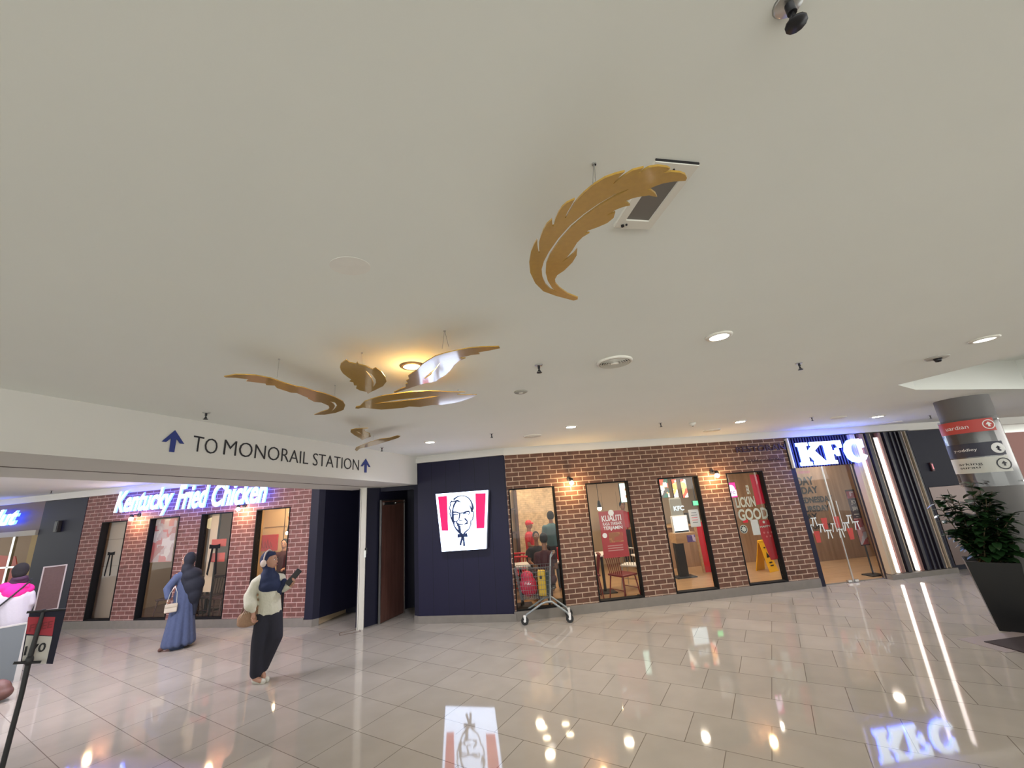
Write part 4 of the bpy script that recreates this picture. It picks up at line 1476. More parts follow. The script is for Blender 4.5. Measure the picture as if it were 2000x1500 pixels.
# ================================================================== SHOP INTERIORS
struct(MB().box(-.3, 9.6, .13, 4.7, 0, .006).build('floor', 'woodfloor', None, FR.M))
struct(MB().box(-.3, 9.6, .13, 4.7, 2.72, 2.80).build('ceiling', mat('shop_ceiling', (.40, .36, .32), .8), None, FR.M))
M['tilewall'] = brick_mat('cream_tile_wall', (.62, .46, .28), (.68, .51, .32), (.50, .38, .24), .12, .05, .004)
struct(MB().box(-.3, 9.6, 4.6, 4.75, 0, 2.8).build('wall_shop_back', 'cream', None, FR.M))
struct(MB().box(-.16, -.02, .13, 4.6, 0, 2.8).build('wall_shop_left', 'cream', None, FR.M))
struct(MB().box(-.02, 2.0, 3.2, 3.3, 0, 2.75).build('wall_shop_tiled', 'tilewall', None, FR.M))
struct(MB().box(5.55, 7.40, 2.85, 2.95, 0, 2.75).build('wall_shop_wood', 'woodwall', None, FR.M))
struct(MB().box(7.40, 9.6, 2.07, 2.17, 0, 2.75).box(7.35, 7.42, 2.07, 2.9, 0, 2.75).build('wall_shop_wood', 'woodwall', None, FR.M))
struct(MB().box(9.5, 9.6, .13, 4.6, 0, 2.8).build('wall_shop_right', 'woodwall', None, FR.M))


def shop_light(fr, s, d, z, sx, sy, power, color):
    """a few small ceiling spots spread over the shop"""
    pts = [(-.3, -.25), (.3, -.25), (-.3, .25), (.3, .25)]
    for a, b_ in pts:
        l = bpy.data.lights.new('shop_spot', 'AREA')
        l.shape = 'DISK'
        l.size = .16
        l.energy = power / 4
        l.color = color
        o = bpy.data.objects.new('shop_spot', l)
        COL.objects.link(o)
        o.location = fr.w(s + a * sx, d + b_ * sy, z)


shop_light(FR, 1.4, 2.0, 2.66, 2.6, 2.2, 27, (1, .80, .55))
shop_light(FR, 4.4, 1.8, 2.66, 2.6, 2.2, 34, (1, .86, .68))
shop_light(FR, 7.4, 1.2, 2.66, 2.8, 1.4, 20, (1, .86, .70))
shop_light(FR, .9, 2.2, 2.66, .8, .8, 3, (1, .8, .5))
# ---- dining chair with spindle back


def make_chair(m_seat, m_frame, label, group, metal=False):
    t = thing('dining_chair', label, 'chair', Matrix(), group)
    MB().rbox(-.20, .20, -.20, .20, .43, .465, .012).build('seat', m_seat, t)
    for sx in (-1, 1):
        for sy in (-1, 1):
            MB().tube([(sx * .16, sy * .16, .44), (sx * .205, sy * .215, 0)], [.014, .011]).build('leg', m_frame, t)
    MB().tube([(-.18, -.19, .20), (.18, -.19, .20)], .008).tube([(-.18, .19, .20), (.18, .19, .20)], .008).build('stretcher', m_frame, t)
    b = MB()
    for k in range(7):
        x = -.16 + .32 * k / 6
        b.tube([(x, .17, .46), (x * 1.12, .235, .80)], .0075)
    o = b.build('spindles', m_frame, t)
    MB().tube([(-.215, .22, .80), (-.10, .25, .815), (.10, .25, .815), (.215, .22, .80)], .018).build('backrest', m_frame, t)
    return t


G1 = 'spindle-back chairs behind the right windows'
c0 = make_chair('darkred', 'darkred', 'dark red spindle-back chair at the left side of the second right window', G1)
c0.matrix_world = FR.T(1.62, .90, .006, radians(-100))
dup(c0, FR.T(2.20, .60, .006, radians(115)), 'dark red spindle-back chair at the right side of the second right window')
c1 = make_chair('white', 'steel', 'pale metal chair with rods, right part of the second right window behind the red one', G1)
c1.matrix_world = FR.T(2.75, 1.5, .006, radians(140))
dup(c1, FR.T(3.72, 2.5, .006, radians(-90)), 'pale chair behind the ordering kiosk in the third right window')
G2 = 'dark wooden chairs behind the left windows'
c2 = make_chair('darkwood', 'darkwood', 'dark wooden spindle chair at the left of the second left window', G2)
c2.matrix_world = FL.T(-4.12, .55, .006, radians(20))
dup(c2, FL.T(-3.62, .60, .006, radians(-30)), 'dark wooden spindle chair at the right of the second left window')
dup(c2, FL.T(-3.08, .62, .006, radians(15)), 'dark wooden spindle chair nearest the walking person in blue, third left window')
dup(c2, FL.T(-2.62, .50, .006, radians(-8)), 'dark wooden spindle chair at the right side of the third left window')
c3 = make_chair('red', 'red', 'red chair at the table behind the parked trolley', G1)
c3.matrix_world = FR.T(.27, 1.75, .006, radians(180))
dup(c3, FR.T(.34, 2.35, .006, radians(170)), 'red chair behind the seated diners in the first right window')


def table(fr, s, d, label, w=.6, l=.6, m='whitegloss'):
    t = thing('dining_table', label, 'table', fr.T(s, d, .006), 'tables inside the shops')
    MB().rbox(-w / 2, w / 2, -l / 2, l / 2, .72, .75, .008).build('tabletop', m, t)
    MB().cyl((0, 0, .02), (0, 0, .72), .03).build('leg', 'black', t)
    MB().rbox(-.2, .2, -.2, .2, 0, .02, .006).build('base', 'black', t)


table(FR, .25, .95, 'cream-topped table in the first right window, behind the trolley', .36, .5)
table(FR, 2.05, 1.35, 'white table at the back left of the second right window')
table(FR, 2.72, .62, 'white table at the right edge of the second right window', .4, .5)
table(FL, -3.88, 1.2, 'dark table between the chairs of the second left window', .6, .6, 'darkwood')
table(FL, -3.05, 1.35, 'dark table behind the chairs of the third left window', .6, .5, 'darkwood')

# ---- first right window: timber shelf unit, red cartons
t = thing('shelf_unit', 'dark-framed pale shelf unit at the left of the first right window', 'shelf', FR.T(.12, 2.6, .006))
MB().box(0, .04, 0, .3, 0, 2.3).box(.30, .36, 0, .3, 0, 2.3).build('upright', 'darkwood', t)
for z in (.7, 1.2, 1.75):
    MB().box(.04, .30, 0, .3, z, z + .03).build('shelf', 'darkwood', t)
MB().box(.04, .30, .28, .30, 0, 2.3).build('back_panel', 'cream', t)
s_, z_ = FR.at(1088, 1082, .6)
t = thing('carton', 'red carton with a white stripe beside the seated diners in the first right window', 'box', FR.T(1.12, .95, .756))
MB().rbox(-.09, .09, -.06, .06, 0, .24, .006).build('body', 'red', t)
MB().box(-.07, .07, -.064, -.06, .12, .15).build('stripe', 'whitegloss', t)
table(FR, 1.12, .95, 'small table under the red carton in the first right window', .3, .35)
# ---- second right window: poster, pendant, screen, door frame
def quad_at(fr, pts, d):
    return [fr.at(x, y, d) for x, y in pts]


def poster(fr, x0, x1, z0, z1, d, m, name, label, cat='poster', th=.004, group=None):
    t = thing(name, label, cat, fr.T(x0, d, z0), group)
    MB().box(0, x1 - x0, 0, th, 0, z1 - z0).build('sheet', m, t)
    return t


def put_text(t, s, x, z, w, h, m, nm='print', **k):
    return text_mb(s, w, h, .0015, **k).build(nm, m, t, Matrix.Translation((x, -.002, z)))


a = FR.at(1168, 1000, .12); c = FR.at(1229, 1086, .12)
pw, ph = c[0] - a[0], a[1] - c[1]
M['posterred'] = mat('poster_red', (.36, .02, .025), .4)
ps = poster(FR, a[0], c[0], c[1], a[1], .105, 'posterred', 'window_poster', 'hanging red poster with white KUALITI lettering in the second right window')
put_text(ps, 'KUALITI', pw * .10, ph * .78, pw * .78, ph * .13, 'whitegloss', bold=.02)
put_text(ps, 'RASA TERBAIK', pw * .12, ph * .69, pw * .76, ph * .07, 'whitegloss')
put_text(ps, 'TERJAMIN', pw * .12, ph * .57, pw * .76, ph * .10, 'whitegloss', bold=.02)
MB().box(pw * .3, pw * .85, -.003, 0, ph * .32, ph * .53).build('food_picture', poster_mat('food_print', (.30, .10, .03), [(.42, .16, .05), (.36, .06, .03), (.48, .26, .10)], 14), ps)
MB().cyl((pw * .14, -.003, ph * .48), (pw * .14, 0, ph * .48), .045, seg=24).build('round_badge', 'whitegloss', ps)
for k in range(3):
    MB().box(pw * .2, pw * .8, -.003, 0, ph * (.24 - .05 * k), ph * (.26 - .05 * k)).build('text_line', mat('pale_print', (.5, .25, .22), .5), ps)
MB().cyl((pw * .5, -.003, ph * .96), (pw * .5, .004, ph * .96), .055, seg=24).build('top_emblem', 'whitegloss', ps)
MB().cyl((pw * .2, 0, ph), (pw * .2, 0, ph + .35), .0015, seg=6).cyl((pw * .8, 0, ph), (pw * .8, 0, ph + .35), .0015, seg=6).build('hanging_cord', 'black', ps)

s_, z_ = FR.at(1171, 994, .55)
t = thing('pendant_lamp', 'dark pendant lamp with a glowing bulb at the top left of the second right window', 'pendant lamp', FR.T(s_, .55, z_))
MB().cyl((0, 0, .1), (0, 0, 2.72 - z_), .005).build('cord', 'black', t)
MB().lathe([(.018, .16), (.03, .12), (.05, .04), (.06, .03), (.04, .05), (.001, .14)], seg=20).build('shade', 'black', t)
MB().ball((0, 0, .01), .042).build('bulb', 'bulb', t)

# service counter and menu screens across second and third windows
a = FR.at(1208, 944, 3.0); c = FR.at(1228, 981, 3.0)
M['screen_cyan'] = emit('screen_cyan', (.50, .85, .78), .5)
t = thing('menu_screen', 'pale cyan lit menu screen at the top right of the second right window', 'screen', FR.T(a[0], 3.0, c[1]))
MB().box(0, .42, 0, .05, 0, a[1] - c[1]).build('housing', 'black', t)
MB().box(.01, .41, -.004, 0, .01, a[1] - c[1] - .01).build('display', 'screen_cyan', t)
MB().cyl((.21, .025, a[1] - c[1]), (.21, .025, 2.72 - c[1]), .012).build('hanger', 'black', t)
MB().box(.14, .22, -.007, -.004, .12, .19).box(.14, .24, -.007, -.004, .30, .36).build('menu_picture', mat('menu_orange', (.6, .25, .08), .5), t)
ml = [(1287, 1310), (1311, 1327), (1328, 1346)]
pm = [poster_mat('menu_print_dark', (.05, .15, .12), [(.8, .8, .75), (.75, .12, .08), (.1, .1, .1), (.85, .45, .2)], 9, .35),
      poster_mat('menu_print_white', (.85, .85, .8), [(.85, .4, .12), (.8, .1, .05), (.9, .88, .8), (.9, .6, .3)], 8, .45),
      poster_mat('menu_print_orange', (.85, .82, .75), [(.9, .45, .15), (.75, .1, .06), (.9, .9, .85)], 7, .45)]
for i, (xa, xb) in enumerate(ml):
    s0, zt = FR.at(xa, 938, 3.0); s1, zb = FR.at(xb, 973, 3.0)
    t = thing('menu_screen', 'lit menu board with food pictures, %s of the three in the third right window' % ('leftmost', 'middle', 'rightmost')[i], 'screen', FR.T(s0, 3.0, zb + .02), 'lit menu boards in the third window')
    MB().box(0, s1 - s0 - .01, 0, .05, 0, zt - zb).build('housing', 'black', t)
    MB().box(.005, s1 - s0 - .015, -.004, 0, .005, zt - zb - .005).build('display', pm[i], t)
    MB().cyl(((s1 - s0) / 2, .025, zt - zb - .01), ((s1 - s0) / 2, .025, 2.72 - zb - .02), .012).build('hanger', 'black', t)
t = thing('service_counter', 'long wooden service counter crossing behind the second and third right windows', 'counter', FR.T(3.6, 3.0, .006))
MB().box(0, 1.9, 0, .5, .0, .98).build('front_panel', 'woodwall', t)
MB().rbox(-.03, 1.93, -.05, .55, .98, 1.03, .01).build('worktop', 'counterwood', t)
MB().box(1.5, 1.75, .1, .3, 1.03, 1.3).build('till', 'black', t)
s0, zt = FR.at(1352, 978, 3.0); s1, zb = FR.at(1367, 987, 3.0)
t = thing('exit_sign', 'small glowing green sign at the right of the third right window', 'sign', FR.T(s0, 3.0, zb))
MB().rbox(0, s1 - s0, 0, .05, 0, zt - zb, .01).build('housing', 'black', t)
MB().box(.01, s1 - s0 - .01, -.004, 0, .01, zt - zb - .01).build('display', emit('exit_green', (.10, .85, .28), .6), t)
MB().cyl(((s1 - s0) / 2, .02, zt - zb), ((s1 - s0) / 2, .02, 2.72 - zb), .008).build('hanger', 'black', t)

# ordering kiosk
KD = 1.95
k0 = FR.at(1335, 1126, KD)
t = thing('ordering_kiosk', 'ordering kiosk with white screen and black pedestal inside the third right window', 'kiosk', FR.T(k0[0], KD, .006))


def kz(px, py, d=KD): s, z = FR.at(px, py, d); return s - k0[0], z


a, c = kz(1322, 1060), kz(1347, 1126)
MB().rbox(-.10, .12, -.05, .06, .02, kz(1330, 1058)[1], .01).build('pedestal', 'black', t)
MB().rbox(-.22, .26, -.16, .16, 0, .025, .01).build('base', 'black', t)
a, c = kz(1312, 1042), kz(1354, 1058)
MB().rbox(a[0], c[0], -.16, .14, c[1], a[1], .01).build('shelf_box', 'counterwood', t)
a2, c2 = kz(1334, 1045), kz(1352, 1057)
MB().box(a2[0], c2[0], -.166, -.16, c2[1], a2[1]).build('card_label', poster_mat('card_print', (.12, .08, .30), [(.7, .65, .9), (.2, .15, .5)], 9), t)
a, c = kz(1310, 1010), kz(1342, 1038)
MB().rbox(a[0] - .03, c[0] + .03, -.08, -.02, c[1] - .03, a[1] + .02, .015).build('screen_housing', 'white', t)
MB().box(a[0], c[0], -.085, -.08, c[1], a[1]).build('display', emit('kiosk_screen', (.70, .92, 1.0), .7), t)
MB().box(a[0], c[0], -.088, -.085, c[1], c[1] + .03).build('screen_bar', 'darkmetal', t)
a, c = kz(1306, 974), kz(1336, 1010)
MB().rbox(a[0], c[0], -.02, .04, c[1] + .0, a[1], .03).build('hood_panel', mat('kiosk_grey', (.34, .36, .33), .5), t)
text_mb('KFC', .26, .11, .003, bold=.03).build('hood_print', emit('hood_letter', (.65, .85, 1), .4), t, Matrix.Translation((a[0] + .07, -.025, c[1] + .15)))
s0, zt = FR.at(1364, 1043, 2.1); s1, zb = FR.at(1386, 1116, 2.1)
t = thing('standing_board', 'leaning red board with pale edge right of the kiosk in the third right window', 'board', FR.T(s0, 2.1, .006))
MB().slab([(.0, .02), (.42, .0), (.30, 1.12), (-.02, 1.16)], 0, .03).build('panel', 'red', t)
MB().slab([(-.05, .02), (.0, .02), (-.02, 1.18), (-.07, 1.18)], -.005, .035).slab([(-.05, 1.16), (.33, 1.12), (.33, 1.16), (-.05, 1.20)], -.005, .035).build('frame', 'counterwood', t)
MB().tube([(.33, -.02, .05), (.2, -.02, .45), (.3, -.02, .6)], .012).build('rail', 'white', t)
s0, zt = FR.at(1343, 996, .12); s1, zb = FR.at(1369, 1028, .12)
M['paper'] = mat('paper_white', (.58, .56, .52), .6)
pp = poster(FR, s0, s1, zb, zt, .105, 'paper', 'window_notice', 'white paper notice with dark and red lines taped inside the third right window', 'notice')
for k, (w_, m_) in enumerate(((.5, 'darkmetal'), (.6, 'darkmetal'), (.6, 'red'), (.55, 'red'), (.5, 'darkmetal'))):
    hh = zt - zb
    MB().box((s1 - s0) * (.5 - w_ / 2), (s1 - s0) * (.5 + w_ / 2), -.002, 0, hh * (.80 - k * .14), hh * (.83 - k * .14)).build('text_line', m_, pp)

# ---- fourth right window
W4 = .105


def w4(X, Y, d=W4): return FR.at(1410 + X / 6.25, 910 + Y / 6.25, d)


a, c = w4(90, 205), w4(270, 383)
t = thing('small_lit_sign', 'small glowing pink and white square sign at the top left of the fourth right window', 'sign', FR.T(a[0], .30, c[1]))
a, c = w4(90, 205, .3), w4(270, 383, .3)
w_, h_ = c[0] - a[0], a[1] - c[1]
MB().rbox(0, w_, 0, .04, 0, h_, .01).build('housing', 'black', t)
MB().box(.008, w_ - .008, -.004, 0, .008, h_ - .008).build('face', emit('pink_sign_face', (.85, .03, .25), .6), t)
MB().cyl((w_ * .55, -.007, h_ * .58), (w_ * .55, -.004, h_ * .58), w_ * .30, seg=24).box(w_ * .2, w_ * .95, -.007, -.004, h_ * .1, h_ * .5).build('glow_patch', emit('sign_patch', (1, .75, .95), .9), t)
text_mb('KFC', w_ * .55, h_ * .2, .002, bold=.03).build('print', mat('purple_print', (.08, .01, .12), .5), t, Matrix.Translation((w_ * .28, -.009, h_ * .24)))
MB().cyl((w_ / 2, .02, h_), (w_ / 2, .02, 2.72 - c[1]), .004).build('hanger', 'black', t)
# red decal band on the glass, white lettering, seals
q = [w4(335, 105), w4(465, 105), w4(538, 455), w4(425, 475)]
dc = thing('window_decal', 'red and white decal set with GOOD lettering on the fourth right window', 'decal', FR.T(0, W4, 0))
MB().slab(q, 0, .003).build('red_band', mat('decal_red', (.52, .012, .04), .4), dc)
q = [w4(455, 660), w4(597, 655), w4(690, 1130), w4(600, 1150), w4(478, 850)]
MB().slab(q, 0, .003).build('red_panel', 'posterred', dc)
M['frosted'] = mat('frosted_white_vinyl', (.50, .54, .46), .5)
for s_, X0, X1, Y0, Y1, sl in (('ER', 285, 350, 235, 345, 0), ('LICKIN', 150, 420, 375, 505, 0), ('GOOD', 180, 580, 515, 660, 0)):
    a, c = w4(X0, Y0), w4(X1, Y1)
    text_mb(s_, c[0] - a[0], abs(w4((X0 + X1) / 2, Y0)[1] - w4((X0 + X1) / 2, Y1)[1]), .0015, bold=.03).build('word', 'frosted', dc, Matrix.Translation((a[0], -.003, w4((X0 + X1) / 2, Y1)[1])))
c = w4(266, 772)
for r, m_, dy in ((.078, 'frosted', -.001), (.066, 'black', -.003), ):
    MB().cyl((c[0], dy - .002, c[1]), (c[0], dy, c[1]), r, seg=28).build('round_seal', m_, dc)
st = MB()
star = []
for k in range(16):
    rr = .060 if k % 2 == 0 else .036
    star.append((c[0] + rr * cos(2 * pi * k / 16), c[1] + rr * sin(2 * pi * k / 16)))
st.slab(star[::-1], -.007, -.005).build('seal_star', 'frosted', dc)
a, c = w4(345, 660), w4(475, 838)
MB().box(a[0], c[0], -.001, .002, c[1], a[1]).build('certificate', mat('certificate_paper', (.55, .57, .54), .6), dc)
a, c = w4(255, 660), w4(320, 690)
MB().box(a[0], c[0], -.001, .002, c[1], a[1]).build('small_label', 'red', dc)
a = w4(465, 755); c = w4(605, 735)
text_mb('HAPPY', c[0] - a[0] - .02, .035, .0015, bold=.02).build('word', 'frosted', dc, Matrix.Translation((a[0], -.004, a[1])))
for X, Y in ((515, 815), (560, 812), (603, 808), (548, 862), (593, 855)):
    c = w4(X, Y)
    MB().cyl((c[0], -.003, c[1]), (c[0], -.001, c[1]), .018, seg=14).build('icon', mat('icon_pink', (.5, .15, .13), .5), dc)
c = w4(510, 685)
MB().cyl((c[0], -.003, c[1]), (c[0], -.001, c[1]), .024, seg=16).build('icon', 'frosted', dc)

# wet floor sign
WF = FR.at(1500, 1112, 1.72)
M['wetyellow'] = mat('wet_sign_yellow', (.78, .42, .02), .4)
t = thing('wet_floor_sign', 'yellow folding wet floor sign standing inside the fourth right window', 'floor sign', FR.T(6.02, 1.72, .006, radians(18)))
for sy in (-1, 1):
    b = MB()
    b.add([(-.15, sy * .16, 0), (.15, sy * .16, 0), (.085, sy * .01, .62), (-.085, sy * .01, .62),
           (-.15, sy * .16 + sy * .015, 0), (.15, sy * .16 + sy * .015, 0), (.085, sy * .01 + sy * .015, .62), (-.085, sy * .01 + sy * .015, .62)],
          [(0, 1, 2, 3), (7, 6, 5, 4), (0, 4, 5, 1), (1, 5, 6, 2), (2, 6, 7, 3), (3, 7, 4, 0)])
    b.build('panel', 'wetyellow', t)
MB().rbox(-.09, .09, -.03, .03, .60, .66, .012).build('handle', 'wetyellow', t)
tri = MB().slab([(-.06, .30), (.06, .30), (0, .42)], -.003, 0).slab([(-.05, .18), (.05, .18), (.05, .21), (-.05, .21)], -.003, 0).slab([(-.055, .12), (.055, .12), (.055, .145), (-.055, .145)], -.003, 0).slab([(-.03, .50), (.03, .50), (.03, .525), (-.03, .525)], -.003, 0)
tri.build('warning_print', 'black', t, Matrix.Translation((0, -.178, 0)) @ Matrix.Rotation(radians(-13.6), 4, 'X'))

# ---- entrance: weekday lettering on the wooden wall, poster
dl_ = thing('weekday_lettering', 'dark capital weekday names on the wooden wall behind the glass doors', 'sign', FR.T(7.42, 2.065, 0))
rows = [('MONDAY', 1586, 930, 947), ('TUESDAY', 1595, 949, 963), ('WEDNESDAY', 1624, 967, 979), ('THURSDAY', 1618, 985, 997), ('FRIDAY', 1595, 1002, 1015), ('SATURDAY', 1622, 1021, 1031)]
for s_, xr, y0, y1 in rows:
    sR, zt = FR.at(xr, y0, 2.065); _, zb = FR.at(xr, y1, 2.065)
    w_ = (zt - zb) * .80 * len(s_)
    text_mb(s_, w_, zt - zb, .002, bold=.03).build('word', 'textblack', dl_, Matrix.Translation((sR - w_ - 7.42, -.004, zb)))
a, zt = FR.at(1556, 921, .10); c, zb = FR.at(1597, 914, .10)
text_mb('EVERYDAY', .28, .05, .002).build('word', mat('pink_print', (.5, .05, .12), .5), dl_, Matrix.Translation((a - 7.42 + .02, -1.965, zt - .05)))
a = FR.at(1650, 957, .35); c = FR.at(1705, 1064, .35)
jp = poster(FR, a[0], c[0] - .06, c[1], a[1], .35, mat('poster_dark', (.05, .015, .02), .4), 'standing_poster', 'dark poster with cream JO JIM lettering and red food picture behind the glass doors')
jw, jh = c[0] - .06 - a[0], a[1] - c[1]
put_text(jp, 'JO', jw * .25, jh * .72, jw * .55, jh * .09, 'ribpale', bold=.03)
put_text(jp, 'JIM', jw * .20, jh * .61, jw * .62, jh * .08, 'ribpale', bold=.03)
MB().box(.01, jw - .01, -.003, 0, jh * .84, jh * .97).build('top_picture', poster_mat('poster_top', (.25, .02, .03), [(.5, .3, .3), (.35, .02, .04)], 12), jp)
MB().box(.01, jw - .01, -.003, 0, jh * .02, jh * .48).build('food_picture', poster_mat('poster_food', (.40, .03, .03), [(.55, .25, .2), (.3, .01, .02), (.5, .42, .38), (.45, .12, .08)], 9), jp)
MB().box(.05, jw - .05, -.003, 0, jh * .54, jh * .56).box(.08, jw - .08, -.003, 0, jh * .50, jh * .515).build('text_line', 'ribpale', jp)
MB().cyl((jw / 2, .02, -c[1] + .006), (jw / 2, .02, .02), .015).rbox(jw / 2 - .15, jw / 2 + .15, -.1, .14, -c[1] + .006, -c[1] + .03, .005).build('stand', 'darkmetal', jp)

# ================================================================== LEFT SHOP INTERIOR
struct(MB().box(-6.4, .0, .13, 2.6, 0, .006).build('floor', wood_mat('left_shop_floor', (.22, .15, .12), (.28, .19, .15), .35), None, FL.M))
struct(MB().box(-6.4, .0, .13, 2.6, 2.72, 2.80).build('ceiling', 'cornice', None, FL.M))
struct(MB().box(-6.4, .0, 2.5, 2.6, 0, 2.8).build('wall_left_shop_back', mat('left_back_wall', (.30, .225, .17), .75), None, FL.M))
struct(MB().box(-.06, .04, .13, 2.6, 0, 2.8).build('wall_left_shop_side', 'cream', None, FL.M))
struct(MB().box(-6.42, -6.3, .13, 2.6, 0, 2.8).build('wall_left_shop_side', 'cream', None, FL.M))
shop_light(FL, -4.0, 1.2, 2.66, 3.6, 1.4, 7, (1, .86, .74))
shop_light(FL, -1.05, .75, 2.66, 1.6, .8, 17, (1, .80, .50))
struct(MB().prism([(-1.96, .13), (-1.88, .13), (-2.55, 1.30), (-2.63, 1.30)], 0, 2.75).build('wall_left_shop_divider', 'cream', None, FL.M))
t = thing('roller_blind', 'drawn beige blind filling the first left window', 'blind', FL.T(-6.1, .30, .05))
MB().box(0, 1.25, 0, .006, 0, 2.4).build('cloth', 'beige', t)
MB().box(0, 1.25, -.004, .01, 1.73, 1.745).box(0, 1.25, -.004, .01, 1.15, 1.16).build('seam', mat('blind_seam', (.25, .19, .14), .8), t)
MB().cyl((0, .02, 2.42), (1.25, .02, 2.42), .03).build('roller', 'white', t)
s_, z_ = FL.at(218.5, 1084, .1)
o = bow(None, s_, z_, .21, .52, 'frameblack', .080, 'bow_tie_decal', FL.M.copy())
tag(o, 'black string bow tie decal on the beige first left window', 'decal')
s_, z_ = FL.at(420.5, 1071, .1)
o = bow(None, s_, z_, .28, .62, 'frameblack', .080, 'bow_tie_decal', FL.M.copy())
tag(o, 'large black string bow tie decal on the third left window, over red stickers', 'decal')
a = FL.at(293, 1016, .11); c = FL.at(337, 1099, .11)
a = (FL.at(296, 1060, .11)[0], FL.at(320, 1014, .11)[1]); c = (FL.at(339, 1060, .11)[0], FL.at(310, 1098, .11)[1])
poster(FL, a[0] + .02, c[0], c[1], a[1], .12, poster_mat('faded_collage', (.42, .30, .28), [(.45, .13, .12), (.55, .48, .44), (.38, .16, .14), (.50, .40, .36)], 7), 'window_poster', 'faded pink and white collage poster high in the second left window')
for (x0, x1, y0, y1, lb, tx) in ((412, 439, 1054, 1066, 'short red sticker strip above the bow tie in the third left window', 'DINE IN'), (409, 436, 1081, 1096, 'red square sticker behind the bow tie in the third left window', 'OPEN')):
    a = FL.at(x0, y0, .11); c = FL.at(x1, y1, .11)
    w_ = c[0] - a[0]; h_ = abs(a[1] - c[1])
    pp = poster(FL, a[0], a[0] + w_, c[1] - .01, c[1] + h_, .135, mat('sticker_orange_red', (.50, .05, .03), .5), 'window_sticker', lb, 'sticker')
t = thing('curtain_track', 'slim dark rail with cream drape along the left side of the third left window', 'curtain', FL.T(-2.86, .20, .01))
MB().box(0, .20, 0, .02, .6, 2.3).build('drape', 'cream', t)
MB().box(.21, .225, -.01, .03, 0, 2.5).build('rail', 'black', t)
s_, z_ = FL.at(413, 1022, .6)
t = thing('pendant_lamp', 'round pale globe lamp at the top of the third left window', 'pendant lamp', FL.T(s_, .6, z_))
MB().ball((0, 0, 0), .11, .11, .13).build('globe', emit('globe_glow', (1, .78, .45), .25), t)
MB().cyl((0, 0, .12), (0, 0, 2.72 - z_), .004).build('cord', 'black', t)
# fourth left window: cream boards with a red picture
struct(MB().box(-2.70, -.06, 1.30, 1.36, 0, 2.72).build('wall_left_shop_cream', 'cream', None, FL.M))
MBs = MB()
for s_ in (-1.95, -1.40):
    MBs.box(s_, s_ + .012, 1.29, 1.30, .9, 2.6)
MBs.box(-2.5, -.06, 1.29, 1.30, 1.78, 1.79)
struct(MBs.build('trim_12', 'darkwood', None, FL.M))
a = FL.at(502, 1046, 1.28); c = FL.at(541, 1075, 1.28)
pp = poster(FL, a[0], c[0], c[1], a[1], 1.27, mat('picture_red', (.50, .01, .03), .5), 'wall_picture', 'bright red picture on the cream wall in the last left window', 'picture', .02)
pw, ph = c[0] - a[0], a[1] - c[1]
b = MB()
for k, (x, h1) in enumerate(((.12, .5), (.25, .7), (.40, .6), (.52, .75), (.66, .55))):
    b.ribbon([(pw * x, ph * .15), (pw * (x + .03), ph * h1), (pw * (x + .10), ph * .2)], .018, -.003, 0)
b.build('line_print', mat('print_dark_red', (.2, .0, .015), .5), pp)
a = FL.at(560, 1012, .11)
text_mb('A', .07, .07, .002, bold=.02).build('window_letter', 'whitegloss', None, FL.T(-.80, .10, 2.07))
tag(bpy.data.objects['window_letter'], 'small white letter A at the top right corner of the last left window', 'decal')
a = FL.at(552, 1006, 1.1); c = FL.at(566, 1040, 1.1)
pp = poster(FL, a[0], a[0] + .35, c[1], a[1], 1.25, mat('mural_cream', (.62, .48, .30), .6), 'wall_mural', 'orange line mural at the top right of the last left window', 'picture')
b = MB()
for k in range(4):
    b.ribbon([(.03 + .05 * k, .05), (.07 + .05 * k, .22), (.02 + .06 * k, .36)], .018, -.003, 0)
b.build('line_print', mat('mural_orange', (.55, .14, .04), .5), pp)
s_, z_ = FL.at(561, 1041, .8)
t = thing('table_lamp', 'small lit lamp on a bracket at the right of the last left window', 'lamp', FL.T(s_, .8, z_))
MB().ball((0, 0, 0), .035).build('bulb', 'bulb', t)
MB().tube([(0, 0, .03), (.02, 0, .15), (.10, 0, .26), (.16, 0, .3)], .014).build('arm', 'black', t)

# ================================================================== PEOPLE
M['skin'] = mat('skin', (.40, .21, .14), .5)
M['skin_dark'] = mat('skin_brown', (.26, .13, .08), .5)
M['hair'] = mat('hair_black', (.010, .008, .010), .9)


class Local:
    """upright frame at a spot on the floor, turned to face the viewer; converts photo points on its plane"""
    def __init__(self, px, py, z=0.0):
        p = at_z(px, py, z)
        self.set(p.x, p.y)

    def set(self, x, y):
        self.o = Vector((x, y, 0))
        n = self.o.normalized()
        self.u = Vector((n.y, -n.x, 0))
        self.n = n
        self.M = Matrix((self.u, self.n, Vector((0, 0, 1)))).transposed().to_4x4()
        self.M.translation = self.o

    def p(self, px, py, y=0.0):
        w = on_plane(px, py, self.o + self.n * y, self.n)
        return Vector(((w - self.o).dot(self.u), y, w.z))


